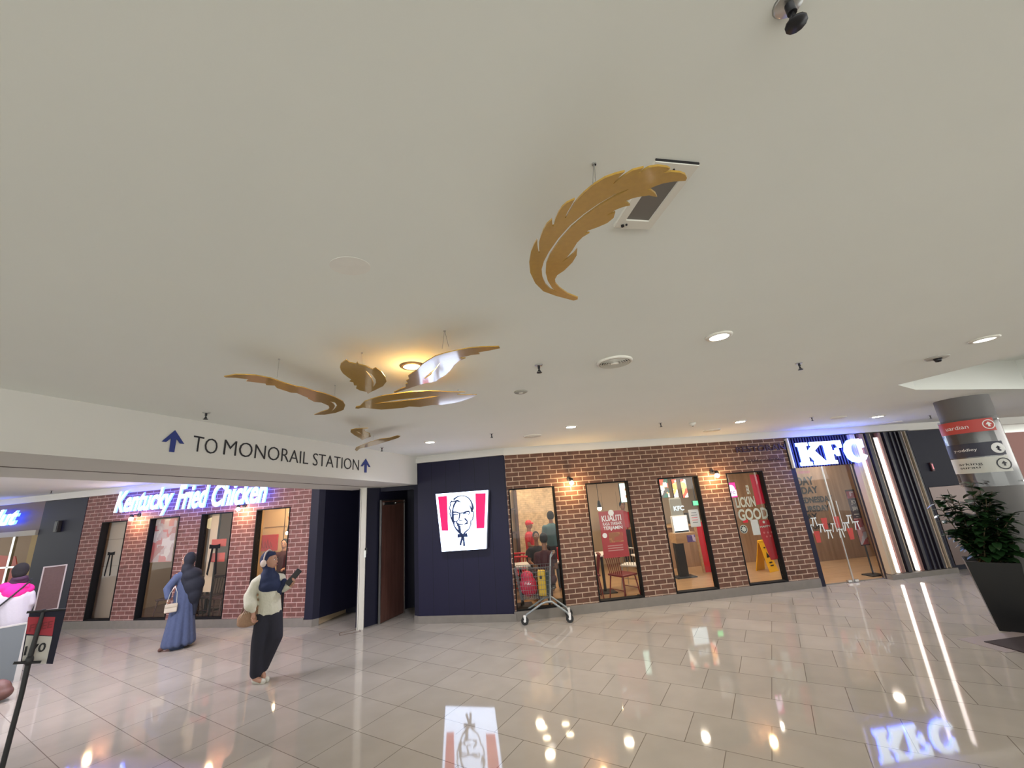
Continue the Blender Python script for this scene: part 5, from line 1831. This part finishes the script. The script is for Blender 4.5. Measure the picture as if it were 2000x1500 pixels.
def hand(b, wrist, palm_dir, curl_dir, s=1.0, side=1):
    """palm, four bent fingers of different lengths, thumb from the palm's side"""
    wrist = Vector(wrist)
    d = Vector(palm_dir).normalized()
    c = Vector(curl_dir).normalized()
    c = (c - d * c.dot(d)).normalized()
    w = d.cross(c) * side
    b.caps(wrist, wrist + d * .045 * s, .022 * s, .026 * s)
    k0 = wrist + d * .075 * s
    b.caps(wrist + d * .03 * s + w * .016 * s, k0 + w * .024 * s, .016 * s, .012 * s)
    b.caps(wrist + d * .03 * s - w * .016 * s, k0 - w * .026 * s, .016 * s, .012 * s)
    b.caps(wrist + d * .03 * s, k0, .018 * s, .014 * s)
    for i, (o, L) in enumerate(((.030, .066), (.010, .074), (-.011, .070), (-.031, .054))):
        a = k0 + w * o * s
        m1 = a + (d * .85 + c * .45).normalized() * L * .45 * s
        m2 = m1 + (d * .35 + c * .94).normalized() * L * .32 * s
        m3 = m2 + (d * -.25 + c * .97).normalized() * L * .26 * s
        b.caps(a, m1, .0095 * s, .0088 * s, 8).caps(m1, m2, .0088 * s, .008 * s, 8).caps(m2, m3, .008 * s, .007 * s, 8)
    t0 = wrist + d * .025 * s + w * .022 * s
    t1 = t0 + (d * .55 + w * .75 + c * .3).normalized() * .035 * s
    t2 = t1 + (d * .7 + w * .1 + c * .7).normalized() * .03 * s
    b.caps(t0, t1, .012 * s, .010 * s, 8).caps(t1, t2, .010 * s, .008 * s, 8)


def head(b, c, f, s=1.0):
    """skull, jaw, nose, lips, ears merged in the body skin. f = facing direction"""
    c = Vector(c); f = Vector(f).normalized(); r = f.cross(Vector((0, 0, 1))).normalized(); u = r.cross(f)
    R = Matrix((r, f, u)).transposed()
    b.ball(c, .072 * s, .088 * s, .105 * s, R=R)
    b.ball(c + f * .030 * s - u * .045 * s, .052 * s, .055 * s, .062 * s, R=R)
    b.ball(c + f * .088 * s - u * .022 * s, .011 * s, .018 * s, .020 * s, 10, 8, R=R)
    b.ball(c + f * .082 * s - u * .060 * s, .022 * s, .010 * s, .009 * s, 10, 8, R=R)
    for q in (-1, 1):
        b.ball(c + r * .072 * s * q - u * .005 * s, .010 * s, .018 * s, .028 * s, 8, 8, R=R)
    return R


def face(c, f, parent, s=1.0, brows=True):
    c = Vector(c); f = Vector(f).normalized(); r = f.cross(Vector((0, 0, 1))).normalized(); u = r.cross(f)
    for q in (-1, 1):
        p = c + f * .077 * s + r * .030 * s * q + u * .012 * s
        e = MB().ball(p, .012 * s, .006 * s, .007 * s, 10, 8, R=Matrix((r, f, u)).transposed()).build('eye', 'whitegloss', parent)
        MB().ball(p + f * .004 * s, .0055 * s, seg=8, rings=6).build('iris', 'hair', e)
        if brows:
            MB().caps(p + u * .020 * s - r * .014 * s, p + u * .020 * s + r * .014 * s, .004 * s, .003 * s, 8).build('eyebrow', 'hair', parent)
    MB().ball(c + f * .090 * s - u * .060 * s, .022 * s, .006 * s, .006 * s, 10, 8, R=Matrix((r, f, u)).transposed()).build('lips', mat('lips', (.30, .08, .07), .5), parent)


# ---- woman in navy head covering and cream sweater
LW = Local(505, 1334)
t = thing('person', 'person in navy headscarf, headphones, cream sweater and black trousers walking right with a tan tote', 'person', LW.M)
hc = Vector((.0, 0, 1.44))
f1 = Vector((.86, -.50, .02))
hf = hc + f1 * .018
b = MB()
head(b, hf, f1, .98)
b.caps((0, 0, 1.22), (.005, 0, 1.38), .055, .045)
b.caps((.05, .01, .86), (.045, .01, .98), .10, .095, sy=.8).caps((.045, .01, .98), (.02, .0, 1.18), .095, .105, sy=.75)
b.caps((-.02, .0, 1.20), (-.12, -.01, 1.20), .06, .05).caps((.06, .02, 1.20), (.15, .06, 1.20), .06, .05)
b.caps((-.12, -.01, 1.20), (-.185, .0, 1.02), .045, .036).caps((-.185, .0, 1.02), (-.13, -.06, .83), .036, .024)
hand(b, (-.128, -.065, .82), (.15, -.1, -1), (.6, -.5, .1), .92, 1)
b.caps((.15, .06, 1.20), (.20, .04, 1.05), .042, .034).caps((.20, .04, 1.05), (.285, -.09, 1.10), .032, .023)
hand(b, (.285, -.09, 1.10), (.45, -.45, .75), (-.6, -.5, .35), .92, 1)
b.caps((.0, 0, .78), (-.035, -.02, .44), .085, .058).caps((-.035, -.02, .44), (-.045, .02, .08), .055, .036)
b.caps((.10, .0, .78), (.145, -.04, .48), .085, .058).caps((.145, -.04, .48), (.03, .05, .14), .055, .036)
b.caps((-.045, .02, .06), (.02, -.06, .035), .034, .026).caps((.03, .05, .10), (.06, -.02, .045), .032, .024)
blob(b, 'body', 'skin', t, .0065, 3)
face(hf, f1, t, .98)
M['navycloth'] = mat('navy_cloth', (.008, .016, .058), .8, bump=.3, scale=30)
rr = f1.cross(Vector((0, 0, 1))).normalized()
b = MB()
Rf = Matrix((rr, f1, rr.cross(f1))).transposed()
b.ball(hc - f1 * .030 + Vector((0, 0, .012)), .092, .088, .118, R=Rf)
b.ball(hc + f1 * .012 + Vector((0, 0, .078)), .070, .074, .044, R=Rf)
b.ball(hc + f1 * .018 - Vector((0, 0, .125)), .070, .072, .050, R=Rf)
b.caps((0, .0, 1.27), (.01, 0, 1.33), .085, .07)
b.ball((.01, .01, 1.20), .145, .115, .11).ball((.03, -.015, 1.13), .135, .115, .10).ball((.08, -.02, 1.12), .095, .09, .09)
blob(b, 'headscarf', 'navycloth', t, .012, 9)
b = MB().caps((.14, -.02, 1.06), (.20, -.02, 1.16), .05, .035).caps((.14, .0, 1.10), (.165, -.0, 1.0), .045, .02)
blob(b, 'scarf_end', 'navycloth', t, .012, 4)
M['creamknit'] = mat('cream_knit', (.56, .54, .44), .9, bump=.5, scale=45, var=.06)
b = MB()
b.caps((.055, .01, .84), (.045, .01, 1.0), .135, .125, sy=.85).caps((.04, .01, 1.0), (.02, 0, 1.17), .125, .13, sy=.8)
b.ball((.056, .01, .80), .142, .118, .045)
for k in range(9):
    a = 2 * pi * k / 9
    b.caps((.056 + .13 * cos(a), .01 + .105 * sin(a), .79), (.045 + .115 * cos(a), .01 + .095 * sin(a), 1.0), .016, .010, 8)
b.caps((-.07, 0, 1.21), (-.13, 0, 1.18), .075, .068).caps((-.13, 0, 1.18), (-.185, .0, 1.03), .064, .068).caps((-.185, .0, 1.03), (-.165, -.045, .93), .075, .078).caps((-.165, -.045, .93), (-.135, -.06, .865), .07, .038)
b.caps((.10, .03, 1.20), (.16, .06, 1.19), .07, .062).caps((.16, .06, 1.19), (.205, .04, 1.06), .06, .055).caps((.205, .04, 1.06), (.265, -.06, 1.09), .055, .036)
blob(b, 'sweater', 'creamknit', t, .011, 3)
M['blackcloth'] = mat('black_trouser', (.012, .012, .022), .85, bump=.25, scale=20)
b = MB()
b.caps((.055, .01, .80), (.055, .01, .76), .13, .13, sy=.85)
b.caps((.0, .0, .74), (-.03, -.01, .45), .11, .098, sy=.9).caps((-.03, -.01, .45), (-.035, .02, .12), .098, .076, sy=.9)
b.caps((.11, .0, .74), (.145, -.03, .50), .108, .092, sy=.9).caps((.145, -.03, .50), (.035, .05, .16), .092, .070, sy=.9)
blob(b, 'trousers', 'blackcloth', t, .012, 3)
for (a, c) in (((-.05, .05, .03), (.05, -.07, .028)), ((.02, .07, .045), (.09, -.03, .030))):
    b = MB().caps(a, c, .034, .030).caps((a[0], a[1], a[2] + .03), (a[0] + .02, a[1] - .02, a[2] + .035), .035, .032)
    b.caps((a[0], a[1], .018), (c[0], c[1], .016), .030, .028)
    blob(b, 'shoe', mat('shoe_white', (.55, .53, .46), .5), t, .008, 2)
# headphones
hp = MB()
pts = []
for k in range(13):
    a = radians(-100 + 200 * k / 12)
    pts.append(hc - f1 * .012 + rr * (sin(a) * .108) + Vector((0, 0, cos(a) * .128 + .012)))
hb = thing('headphones', 'cream over-ear headphones worn over the navy headscarf', 'headphones', LW.M)
MB().tube(pts, .009).build('headband', mat('headphone_cream', (.55, .45, .40), .4), hb)
for q in (-1, 1):
    c = hc - f1 * .012 + rr * .108 * q - Vector((0, 0, .018))
    MB().ball(c, .026, .040, .046, R=Matrix((rr, f1, Vector((0, 0, 1)))).transposed()).build('ear_cup', mat('cup_cream', (.60, .50, .44), .4), hb)
# pouch in the raised hand
ph_ = thing('phone_case', 'long black case held up in front by the person in the cream sweater', 'phone', LW.M)
d = Vector((.115, -.02, .135)).normalized()
a = Vector((.265, -.115, 1.155))
mt = Matrix((d, d.cross(Vector((0, 1, 0))).normalized().cross(d) * -1, d.cross(Vector((0, 1, 0))).normalized())).transposed().to_4x4()
mt.translation = a
MB().rbox(-.05, .175, -.012, .012, -.038, .038, .008).build('case_body', 'black', ph_, mt)
MB().rbox(.0, .15, -.014, -.012, -.03, .03, .001).build('screen', 'darkmetal', ph_, mt)
# tote bag
tb = thing('tote_bag', 'tan woven tote bag hanging at the hip of the person in the cream sweater', 'bag', LW.M)
b = MB().ball((-.20, -.02, .77), .105, .055, .095).ball((-.19, -.02, .73), .115, .06, .06).ball((-.13, -.03, .74), .07, .05, .06)
blob(b, 'bag_body', mat('bag_tan', (.30, .18, .11), .8, bump=.5, scale=60, var=.15), tb, .010, 4)
MB().tube([(-.27, -.02, .82), (-.215, -.03, 1.0), (-.12, .0, 1.255), (-.10, .06, 1.25), (-.15, .12, 1.0), (-.17, .05, .82)], .009).build('strap', mat('strap_brown', (.16, .09, .06), .7), tb)
for k in range(4):
    MB().tube([(-.262 + k * .018, -.055, .80 - k * .005), (-.225 + k * .02, -.05, .88)], .004).build('stripe', mat('stripe_pale', (.5, .4, .3), .7), tb)

# ---- person in blue dress, black head covering, walking away to the left
LB = Local(350, 1266)
t = thing('person', 'person in a long denim-blue dress and black headscarf walking away to the left', 'person', LB.M)
f2 = Vector((-.80, .58, 0))
h2 = Vector((-.035, 0, 1.40))
b = MB()
head(b, h2 + f2 * .01, f2, .98)
b.caps((-.03, 0, 1.18), (-.035, 0, 1.34), .055, .045)
b.caps((-.02, .0, .80), (-.02, 0, 1.12), .12, .125, sy=.8)
b.caps((-.04, 0, 1.16), (-.16, -.02, 1.15), .06, .05).caps((.0, 0, 1.16), (.12, .06, 1.15), .06, .05)
b.caps((-.16, -.02, 1.15), (-.27, -.03, .96), .042, .034).caps((-.27, -.03, .96), (-.235, -.10, .80), .034, .023)
hand(b, (-.235, -.10, .80), (.1, -.1, -1), (.6, -.4, 0), .92)
b.caps((.12, .06, 1.15), (.13, .10, .92), .042, .034).caps((.13, .10, .92), (.02, .16, .80), .034, .023)
hand(b, (.02, .16, .80), (-.6, .2, -.5), (.1, -.6, 0), .92)
b.caps((-.09, 0, .78), (-.13, -.03, .42), .09, .055).caps((-.13, -.03, .42), (-.19, -.0, .10), .05, .034)
b.caps((.05, 0, .78), (.07, .0, .42), .09, .055).caps((.07, .0, .42), (.07, .02, .08), .05, .034)
b.caps((-.19, .0, .09), (-.23, .02, .03), .032, .026).caps((.07, .02, .06), (.0, .06, .03), .034, .026)
blob(b, 'body', 'skin', t, .0065, 3)
face(h2 + f2 * .01, f2, t, .98)
M['denim'] = mat('denim_blue', (.058, .078, .155), .9, bump=.4, scale=26, var=.18)
b = MB()
b.caps((-.03, .0, .95), (-.02, 0, 1.14), .125, .12, sy=.8)
b.caps((-.04, .0, .80), (-.03, 0, .95), .145, .13, sy=.8)
for k in range(12):
    a = 2 * pi * k / 12
    b.caps((-.03 + .175 * cos(a) + (.02 if cos(a) > 0 else -.0), .13 * sin(a), .09), (-.035 + .09 * cos(a), .07 * sin(a), .82), .055, .05, 10)
b.caps((-.03, 0, .10), (-.03, 0, .8), .14, .12, sy=.7)
b.caps((-.09, 0, 1.15), (-.16, -.02, 1.13), .075, .068).caps((-.16, -.02, 1.13), (-.27, -.03, .97), .066, .06).caps((-.27, -.03, .97), (-.245, -.09, .84), .06, .048)
b.caps((.06, .04, 1.15), (.12, .07, 1.13), .07, .062).caps((.12, .07, 1.13), (.13, .10, .93), .06, .052).caps((.13, .1, .93), (.05, .145, .82), .05, .04)
blob(b, 'dress', 'denim', t, .013, 3)
M['blackscarf'] = mat('black_scarf_cloth', (.006, .008, .018), .8, bump=.3, scale=24)
b = MB()
rr2 = f2.cross(Vector((0, 0, 1))).normalized()
R2 = Matrix((rr2, f2, rr2.cross(f2))).transposed()
b.ball(h2 - f2 * .022 + Vector((0, 0, .012)), .094, .096, .118, R=R2)
b.ball(h2 + f2 * .02 + Vector((0, 0, -.115)), .075, .078, .055, R=R2)
b.caps((-.03, -.01, 1.24), (-.03, 0, 1.31), .10, .08)
b.ball((.04, -.03, 1.14), .155, .125, .12).ball((.09, -.06, .98), .155, .10, .16).ball((.11, -.06, .82), .115, .085, .16)
b.caps((.14, -.06, .78), (.15, -.07, .50), .065, .028, sy=.7).caps((-.06, -.06, 1.10), (.0, -.09, .88), .06, .04, sy=.7)
blob(b, 'headscarf', 'blackscarf', t, .013, 16)
for (a, c, m_) in (((-.185, -.01, .085), (-.255, .02, .030), 'darkwood'), ((.08, .01, .04), (.0, .07, .028), 'darkwood')):
    b = MB().caps(a, c, .036, .030).caps((a[0], a[1], max(.03, a[2] - .02)), (c[0], c[1], .028), .030, .026)
    blob(b, 'shoe', mat('shoe_brown', (.10, .045, .035), .5), t, .008, 2)
hb = thing('handbag', 'small cream box handbag hanging at the side of the person in the blue dress', 'bag', LB.M)
MB().rbox(-.27, -.10, -.17, -.11, .60, .735, .015).build('bag_body', mat('bag_cream', (.50, .44, .36), .5), hb)
MB().rbox(-.268, -.102, -.176, -.165, .68, .737, .008).build('flap', mat('bag_cream_flap', (.45, .39, .31), .5), hb)
MB().tube([(-.25, -.14, .735), (-.22, -.14, .90), (-.17, -.12, 1.0), (-.13, -.14, .90), (-.12, -.14, .735)], .006).build('strap', 'steel', hb)

# ---- person in pink and white jacket at the left edge
LP = Local(38, 1303)
t = thing('person', 'person seen from behind in a bright pink and pale grey jacket at the left edge', 'person', LP.M)


def lp(X, Y, y=0.0):
    return LP.p(X / 3.75, 940 + Y / 3.75, y)


hh = lp(150, 655); sl = lp(5, 765); sr = lp(235, 765); wc = lp(95, 1050); el = lp(232, 900)
b = MB()
head(b, hh + Vector((0, 0, -.01)), (-.2, 1, 0), 1.0)
nk = lp(140, 730)
mid = (sl + sr) / 2
b.caps(nk - Vector((0, 0, .04)), hh - Vector((0, 0, .08)), .058, .05)
b.caps(wc, mid - Vector((0, 0, .12)), .14, .16, sy=.7)
b.caps(mid, sr - Vector((.05, 0, .02)), .07, .055).caps(mid, sl + Vector((.05, 0, -.02)), .07, .055)
er = sr + Vector((.02, .0, -.26)); wr = sr + Vector((-.0, .12, -.44))
b.caps(sr - Vector((.03, 0, .03)), er, .05, .038).caps(er, wr, .038, .026)
hand(b, wr, (0, .3, -1), (-.8, .2, 0), 1.0)
e2_ = sl + Vector((-.03, .02, -.26)); w2_ = e2_ + Vector((.03, .14, -.18))
b.caps(sl + Vector((.03, 0, -.03)), e2_, .05, .038).caps(e2_, w2_, .038, .026)
hand(b, w2_, (0, .3, -1), (.8, .2, 0), 1.0)
for q in (-1, 1):
    hx = wc.x + q * .085
    b.caps((hx, 0, wc.z - .05), (hx + q * .01, -.01, .48), .10, .06).caps((hx + q * .01, -.01, .48), (hx + q * .01, .02, .08), .056, .038)
    b.caps((hx, .0, .05), (hx, .14, .035), .036, .028)
blob(b, 'body', 'skin', t, .008, 3)
face(hh + Vector((0, 0, -.01)), (-.2, 1, 0), t)
b = MB().ball(hh + Vector((0, -.012, .015)), .10, .108, .112).ball(hh + Vector((.0, -.05, -.03)), .088, .07, .09)
blob(b, 'hair', 'hair', t, .012, 3)
b = MB().caps(nk + Vector((-.03, 0, -.01)), nk + Vector((.03, 0, .0)), .085, .08).ball(nk + Vector((0, -.02, .04)), .10, .09, .06)
blob(b, 'collar', mat('collar_plum', (.05, .02, .05), .8), t, .012, 3)
M['pinkcloth'] = mat('pink_fleece', (.80, .02, .28), .9, bump=.2, scale=40)
M['palecloth'] = mat('pale_fleece', (.52, .50, .56), .9, bump=.2, scale=40)
zc = lp(140, 845).z
b = MB().ball(mid + Vector((0, 0, -.10)), abs(sr.x - sl.x) * .47, .165, .15)
b.caps(mid + Vector((0, 0, -.02)), sr + Vector((-.045, 0, -.045)), .10, .085).caps(mid + Vector((0, 0, -.02)), sl + Vector((.045, 0, -.045)), .10, .085)
blob(b, 'jacket_yoke', 'pinkcloth', t, .013, 3)
b = MB().caps(wc + Vector((0, 0, .06)), mid + Vector((0, 0, -.20)), .175, .20, sy=.78)
b.caps(sr + Vector((-.01, 0, -.13)), er, .072, .068).caps(er, wr, .066, .045).caps(sl + Vector((.01, 0, -.13)), e2_, .072, .068).caps(e2_, w2_, .066, .045)
blob(b, 'jacket_body', 'palecloth', t, .013, 3)
b = MB().caps(wc + Vector((0, 0, .02)), wc + Vector((0, 0, -.10)), .15, .15, sy=.85)
for q in (-1, 1):
    hx = wc.x + q * .085
    b.caps((hx, 0, wc.z - .10), (hx + q * .01, -.01, .48), .115, .085).caps((hx + q * .01, -.01, .48), (hx + q * .01, .02, .12), .082, .066)
blob(b, 'jeans', mat('jeans_blue', (.10, .16, .32), .9, bump=.3, scale=50), t, .013, 3)
for q in (-1, 1):
    hx = wc.x + q * .085
    blob(MB().caps((hx + q * .01, -.02, .045), (hx + q * .01, .15, .035), .045, .036), 'shoe', 'white', t, .009, 2)
a1, a2 = lp(225, 728, -.12), lp(-60, 960, -.16)
MB().tube([a1 + Vector((0, .12, .02)), a1, (a1 + a2) / 2 + Vector((0, -.03, 0)), a2], .012).build('crossbody_strap', 'black', t)

# grey flat case and brown bag beside that person
gq = Local(12, 1335)
g0, g1 = gq.p(-25, 1232), gq.p(30, 1330)
t = thing('flat_case', 'grey flat display board with pale edge standing at the left edge, below the pink jacket', 'board', gq.M)
MB().box(g0.x, g1.x - .02, -.02, .02, .02, g0.z).build('panel', mat('case_grey', (.13, .15, .16), .5), t)
MB().box(g1.x - .02, g1.x + .04, -.025, .025, .0, g0.z + .01).box(g0.x, g1.x, -.025, .025, g0.z, g0.z + .02).build('edge_frame', mat('case_edge', (.45, .44, .42), .5), t)
MB().cyl((g1.x - .1, -.02, .03), (g1.x - .1, .02, .03), .03).build('caster', 'black', t)
bq = at_z(-6, 1372)
o = blob(MB().ball((0, 0, .13), .15, .10, .125).ball((0.02, 0, .10), .16, .11, .09), 'leather_bag', mat('leather_brown', (.13, .06, .05), .5), None, .012, 3, Matrix.Translation((bq.x - .03, bq.y, .0)))
tag(o, 'rounded brown bag on the floor cut by the left picture edge', 'bag')

# ---- notice board standing behind the pink jacket
nb = Local(105, 1262)
a, c = nb.p(82, 1106), nb.p(127, 1190)
t = thing('notice_board', 'brown framed board standing between the pink jacket and the navy pier', 'notice board', nb.M)
w0, w1 = nb.p(78, 1150).x, nb.p(119, 1150).x
zt, zb = nb.p(105, 1107).z, nb.p(100, 1189).z
MB().box(w0, w1, 0, .02, zb, zt).build('panel', mat('board_brown', (.10, .055, .05), .6, var=.2, scale=30), t)
f = MB().box(w0 - .02, w0, -.01, .03, zb - .02, zt + .02).box(w1, w1 + .02, -.01, .03, zb - .02, zt + .02).box(w0, w1, -.01, .03, zt, zt + .02).box(w0, w1, -.01, .03, zb - .02, zb)
f.build('frame', mat('frame_pale', (.42, .37, .36), .5), t)
MB().cyl(((w0 + w1) / 2, .03, 0.0), ((w0 + w1) / 2, .03, zb), .02).build('post', 'black', t)
MB().rbox((w0 + w1) / 2 - .2, (w0 + w1) / 2 + .2, -.12, .18, 0, .02, .006).build('base', 'black', t)

# ---- black sign stand in the foreground with its poster
SL = Local(-8, 1545)
t = thing('sign_stand', 'black pole sign stand in the left foreground holding a red and white price poster', 'sign stand', SL.M)
p0, p1 = SL.p(-8, 1545), SL.p(86, 1190)
p0.z = max(p0.z, .02)
MB().tube([p0, p0.lerp(p1, .5), SL.p(56, 1292), p1], [.019, .018, .020, .014]).build('pole', 'black', t)
MB().lathe([(.001, .025), (.17, .02), (.19, .006), (.19, 0), (.001, 0)], (p0.x, 0, 0), seg=32).build('base', 'black', t)
a = SL.p(57, 1290)
MB().ball(a, .028, .028, .05).build('clamp', 'black', t)
q0, q1 = SL.p(26, 1295, -.01), SL.p(80, 1293, -.01)
MB().tube([q0, q1], .011).build('bracket', 'black', t)
q0, q1 = SL.p(52, 1196, -.01), SL.p(128, 1190, -.01)
MB().tube([q0, q1], .010).build('bracket', 'black', t)
yb = .035
Q = [SL.p(58, 1193, yb), SL.p(129, 1190, yb), SL.p(103, 1297, yb), SL.p(40, 1294, yb)]
po = MB().slab([(q.x, q.z) for q in Q][::-1], yb, yb + .008).build('poster', 'navy_plain', t)
Q = [SL.p(55, 1205, yb), SL.p(108, 1205, yb), SL.p(102, 1242, yb), SL.p(51, 1238, yb)]
MB().slab([(q.x, q.z) for q in Q][::-1], yb - .003, yb).build('red_block', mat('poster_block_red', (.42, .02, .04), .5), po)
Q = [SL.p(52, 1241, yb), SL.p(102, 1243, yb), SL.p(90, 1297, yb), SL.p(42, 1294, yb)]
MB().slab([(q.x, q.z) for q in Q][::-1], yb - .003, yb).build('white_block', 'paper', po)
a = SL.p(44, 1281, yb); c = SL.p(90, 1254, yb)
mb = text_mb('170', c.x - a.x, c.z - a.z, .003, bold=.02)
mb.build('price_digits', 'textblack', po, Matrix.Translation((a.x + .005, yb - .006, a.z)))
a = SL.p(56, 1234, yb); c = SL.p(104, 1212, yb)
text_mb('FREE', c.x - a.x, (c.z - a.z), .003, bold=.02).build('poster_word', mat('poster_word_red', (.25, .01, .02), .5), po, Matrix.Translation((a.x, yb - .006, a.z)))


# ---- people inside the right shop
def indoor_person(label, fr, s, d, rz, h, top, bottom, hairm='hair', cap=None, seated=False, skin='skin_dark', seat=.44, apron=None):
    t = thing('person', label, 'person', fr.T(s, d, .006, rz))
    k = h / 1.65
    b = MB()
    if seated:
        hip = .50; sh = hip + .50 * k; hd = sh + .24 * k
    else:
        hip = .86 * k; sh = 1.36 * k; hd = 1.55 * k
    hc_ = Vector((0, -.01, hd))
    head(b, hc_, (0, -1, 0), k)
    b.caps((0, 0, sh - .02), (0, 0, hd - .08), .052, .045)
    b.caps((0, 0, hip + .05), (0, 0, sh - .10), .115 * k, .135 * k, sy=.75)
    up, lo = MB(), MB()
    up.caps((0, 0, hip + .06), (0, 0, sh - .10), .135 * k, .155 * k, sy=.8)
    for q in (-1, 1):
        S = Vector((q * .155 * k, 0, sh - .05)); E_ = Vector((q * .21 * k, -.02, sh - .30 * k)); W_ = Vector((q * .14 * k, -.22 * k, sh - .36 * k))
        b.caps((0, 0, sh - .06), S, .06, .05).caps(S, E_, .045, .035).caps(E_, W_, .034, .024)
        hand(b, W_, (-q * .3, -1, 0), (0, 0, -1), k)
        up.caps((0, 0, sh - .07), S, .08, .068).caps(S, (S + E_) / 2, .064, .056)
        if seated:
            K_ = Vector((q * .11, -.42, .47)); A_ = Vector((q * .11, -.42, .08))
            b.caps((q * .09, 0, hip), K_, .085, .058).caps(K_, A_, .055, .036)
            lo.caps((q * .09, 0, hip), K_, .10, .075).caps(K_, A_ + Vector((0, 0, .05)), .072, .055)
            b.caps(A_ + Vector((0, 0, -.03)), A_ + Vector((0, -.13, -.045)), .036, .028)
        else:
            K_ = Vector((q * .09, -.01, .47 * k)); A_ = Vector((q * .09, .02, .08))
            b.caps((q * .085, 0, hip), K_, .09, .058).caps(K_, A_, .055, .036)
            lo.caps((q * .085, 0, hip), K_, .105, .078).caps(K_, A_ + Vector((0, 0, .03)), .076, .06)
            b.caps(A_ + Vector((0, 0, -.03)), A_ + Vector((0, -.14, -.045)), .036, .028)
    lo.caps((0, 0, hip), (0, 0, hip + .06), .13 * k, .13 * k, sy=.85)
    blob(b, 'body', skin, t, .011, 2)
    face(hc_, (0, -1, 0), t, k)
    blob(up, 'top', top, t, .014, 3)
    blob(lo, 'trousers', bottom, t, .014, 3)
    if cap:
        hb_ = MB().ball(hc_ + Vector((0, .005, .035)), .085 * k, .095 * k, .085 * k).caps(hc_ + Vector((-.04, -.09, .03)), hc_ + Vector((.04, -.09, .03)), .02, .02)
        blob(hb_, 'cap', cap, t, .010, 3)
    else:
        hb_ = MB().ball(hc_ + Vector((0, .018, .02)), .085 * k, .088 * k, .105 * k)
        blob(hb_, 'hair', hairm, t, .010, 3)
    return t


M['teal'] = mat('teal_shirt', (.05, .13, .17), .8, bump=.2, scale=30)
M['maroon'] = mat('maroon_cloth', (.06, .012, .018), .85, bump=.2, scale=30)
s1_, z1_ = FR.at(1077, 1012, 1.7)
indoor_person('person in a teal shirt seen from behind, standing in the first right window', FR, s1_ + .02, 1.9, pi, 1.66, 'teal', 'blackcloth')
s1_, z1_ = FR.at(1031, 1033, 2.3)
indoor_person('staff member in red cap and red shirt in the first right window', FR, s1_ + .02, 2.3, radians(70), 1.48, 'red', 'blackcloth', cap='red')
s1_, z1_ = FR.at(1062, 1062, .55)
indoor_person('seated person in dark maroon clothes seen from behind above the trolley', FR, s1_, .52, pi, 1.60, 'maroon', 'maroon', seated=True)
s1_, z1_ = FR.at(1049, 1068, 1.65)
indoor_person('seated person with black hair at the left of the maroon-clothed one, above the trolley', FR, s1_, 1.70, 0, 1.5, 'blackcloth', 'blackcloth', seated=True)
for s_, d_, rz_, lb in ((FR.at(1062, 1062, .55)[0], .47, pi, 'black stool seat under the maroon-clothed diner'), (FR.at(1049, 1068, 1.65)[0], 1.68, pi, 'black stool seat under the black-haired diner')):
    t = thing('stool', lb, 'stool', FR.T(s_, d_ + .02, .006))
    MB().lathe([(.001, .385), (.15, .38), (.155, .36), (.001, .355)], seg=24).build('seat', 'black', t)
    MB().cyl((0, 0, .02), (0, 0, .356), .022).build('leg', 'black', t)
    MB().lathe([(.001, .02), (.15, .015), (.155, 0), (.001, 0)], seg=24).build('base', 'black', t)
s1_, z1_ = FR.at(1222, 985, 3.6)
indoor_person('staff member in red shirt behind the counter at the right of the second right window', FR, s1_ + .04, 3.98, 0, 1.70, 'red', 'blackcloth', skin='skin')
s1_, z1_ = FL.at(551, 1080, .9)
indoor_person('person in dark red clothes standing in the last left window behind the raised phone case', FL, s1_, .95, radians(20), 1.50, 'maroon', 'blackcloth', skin='skin')
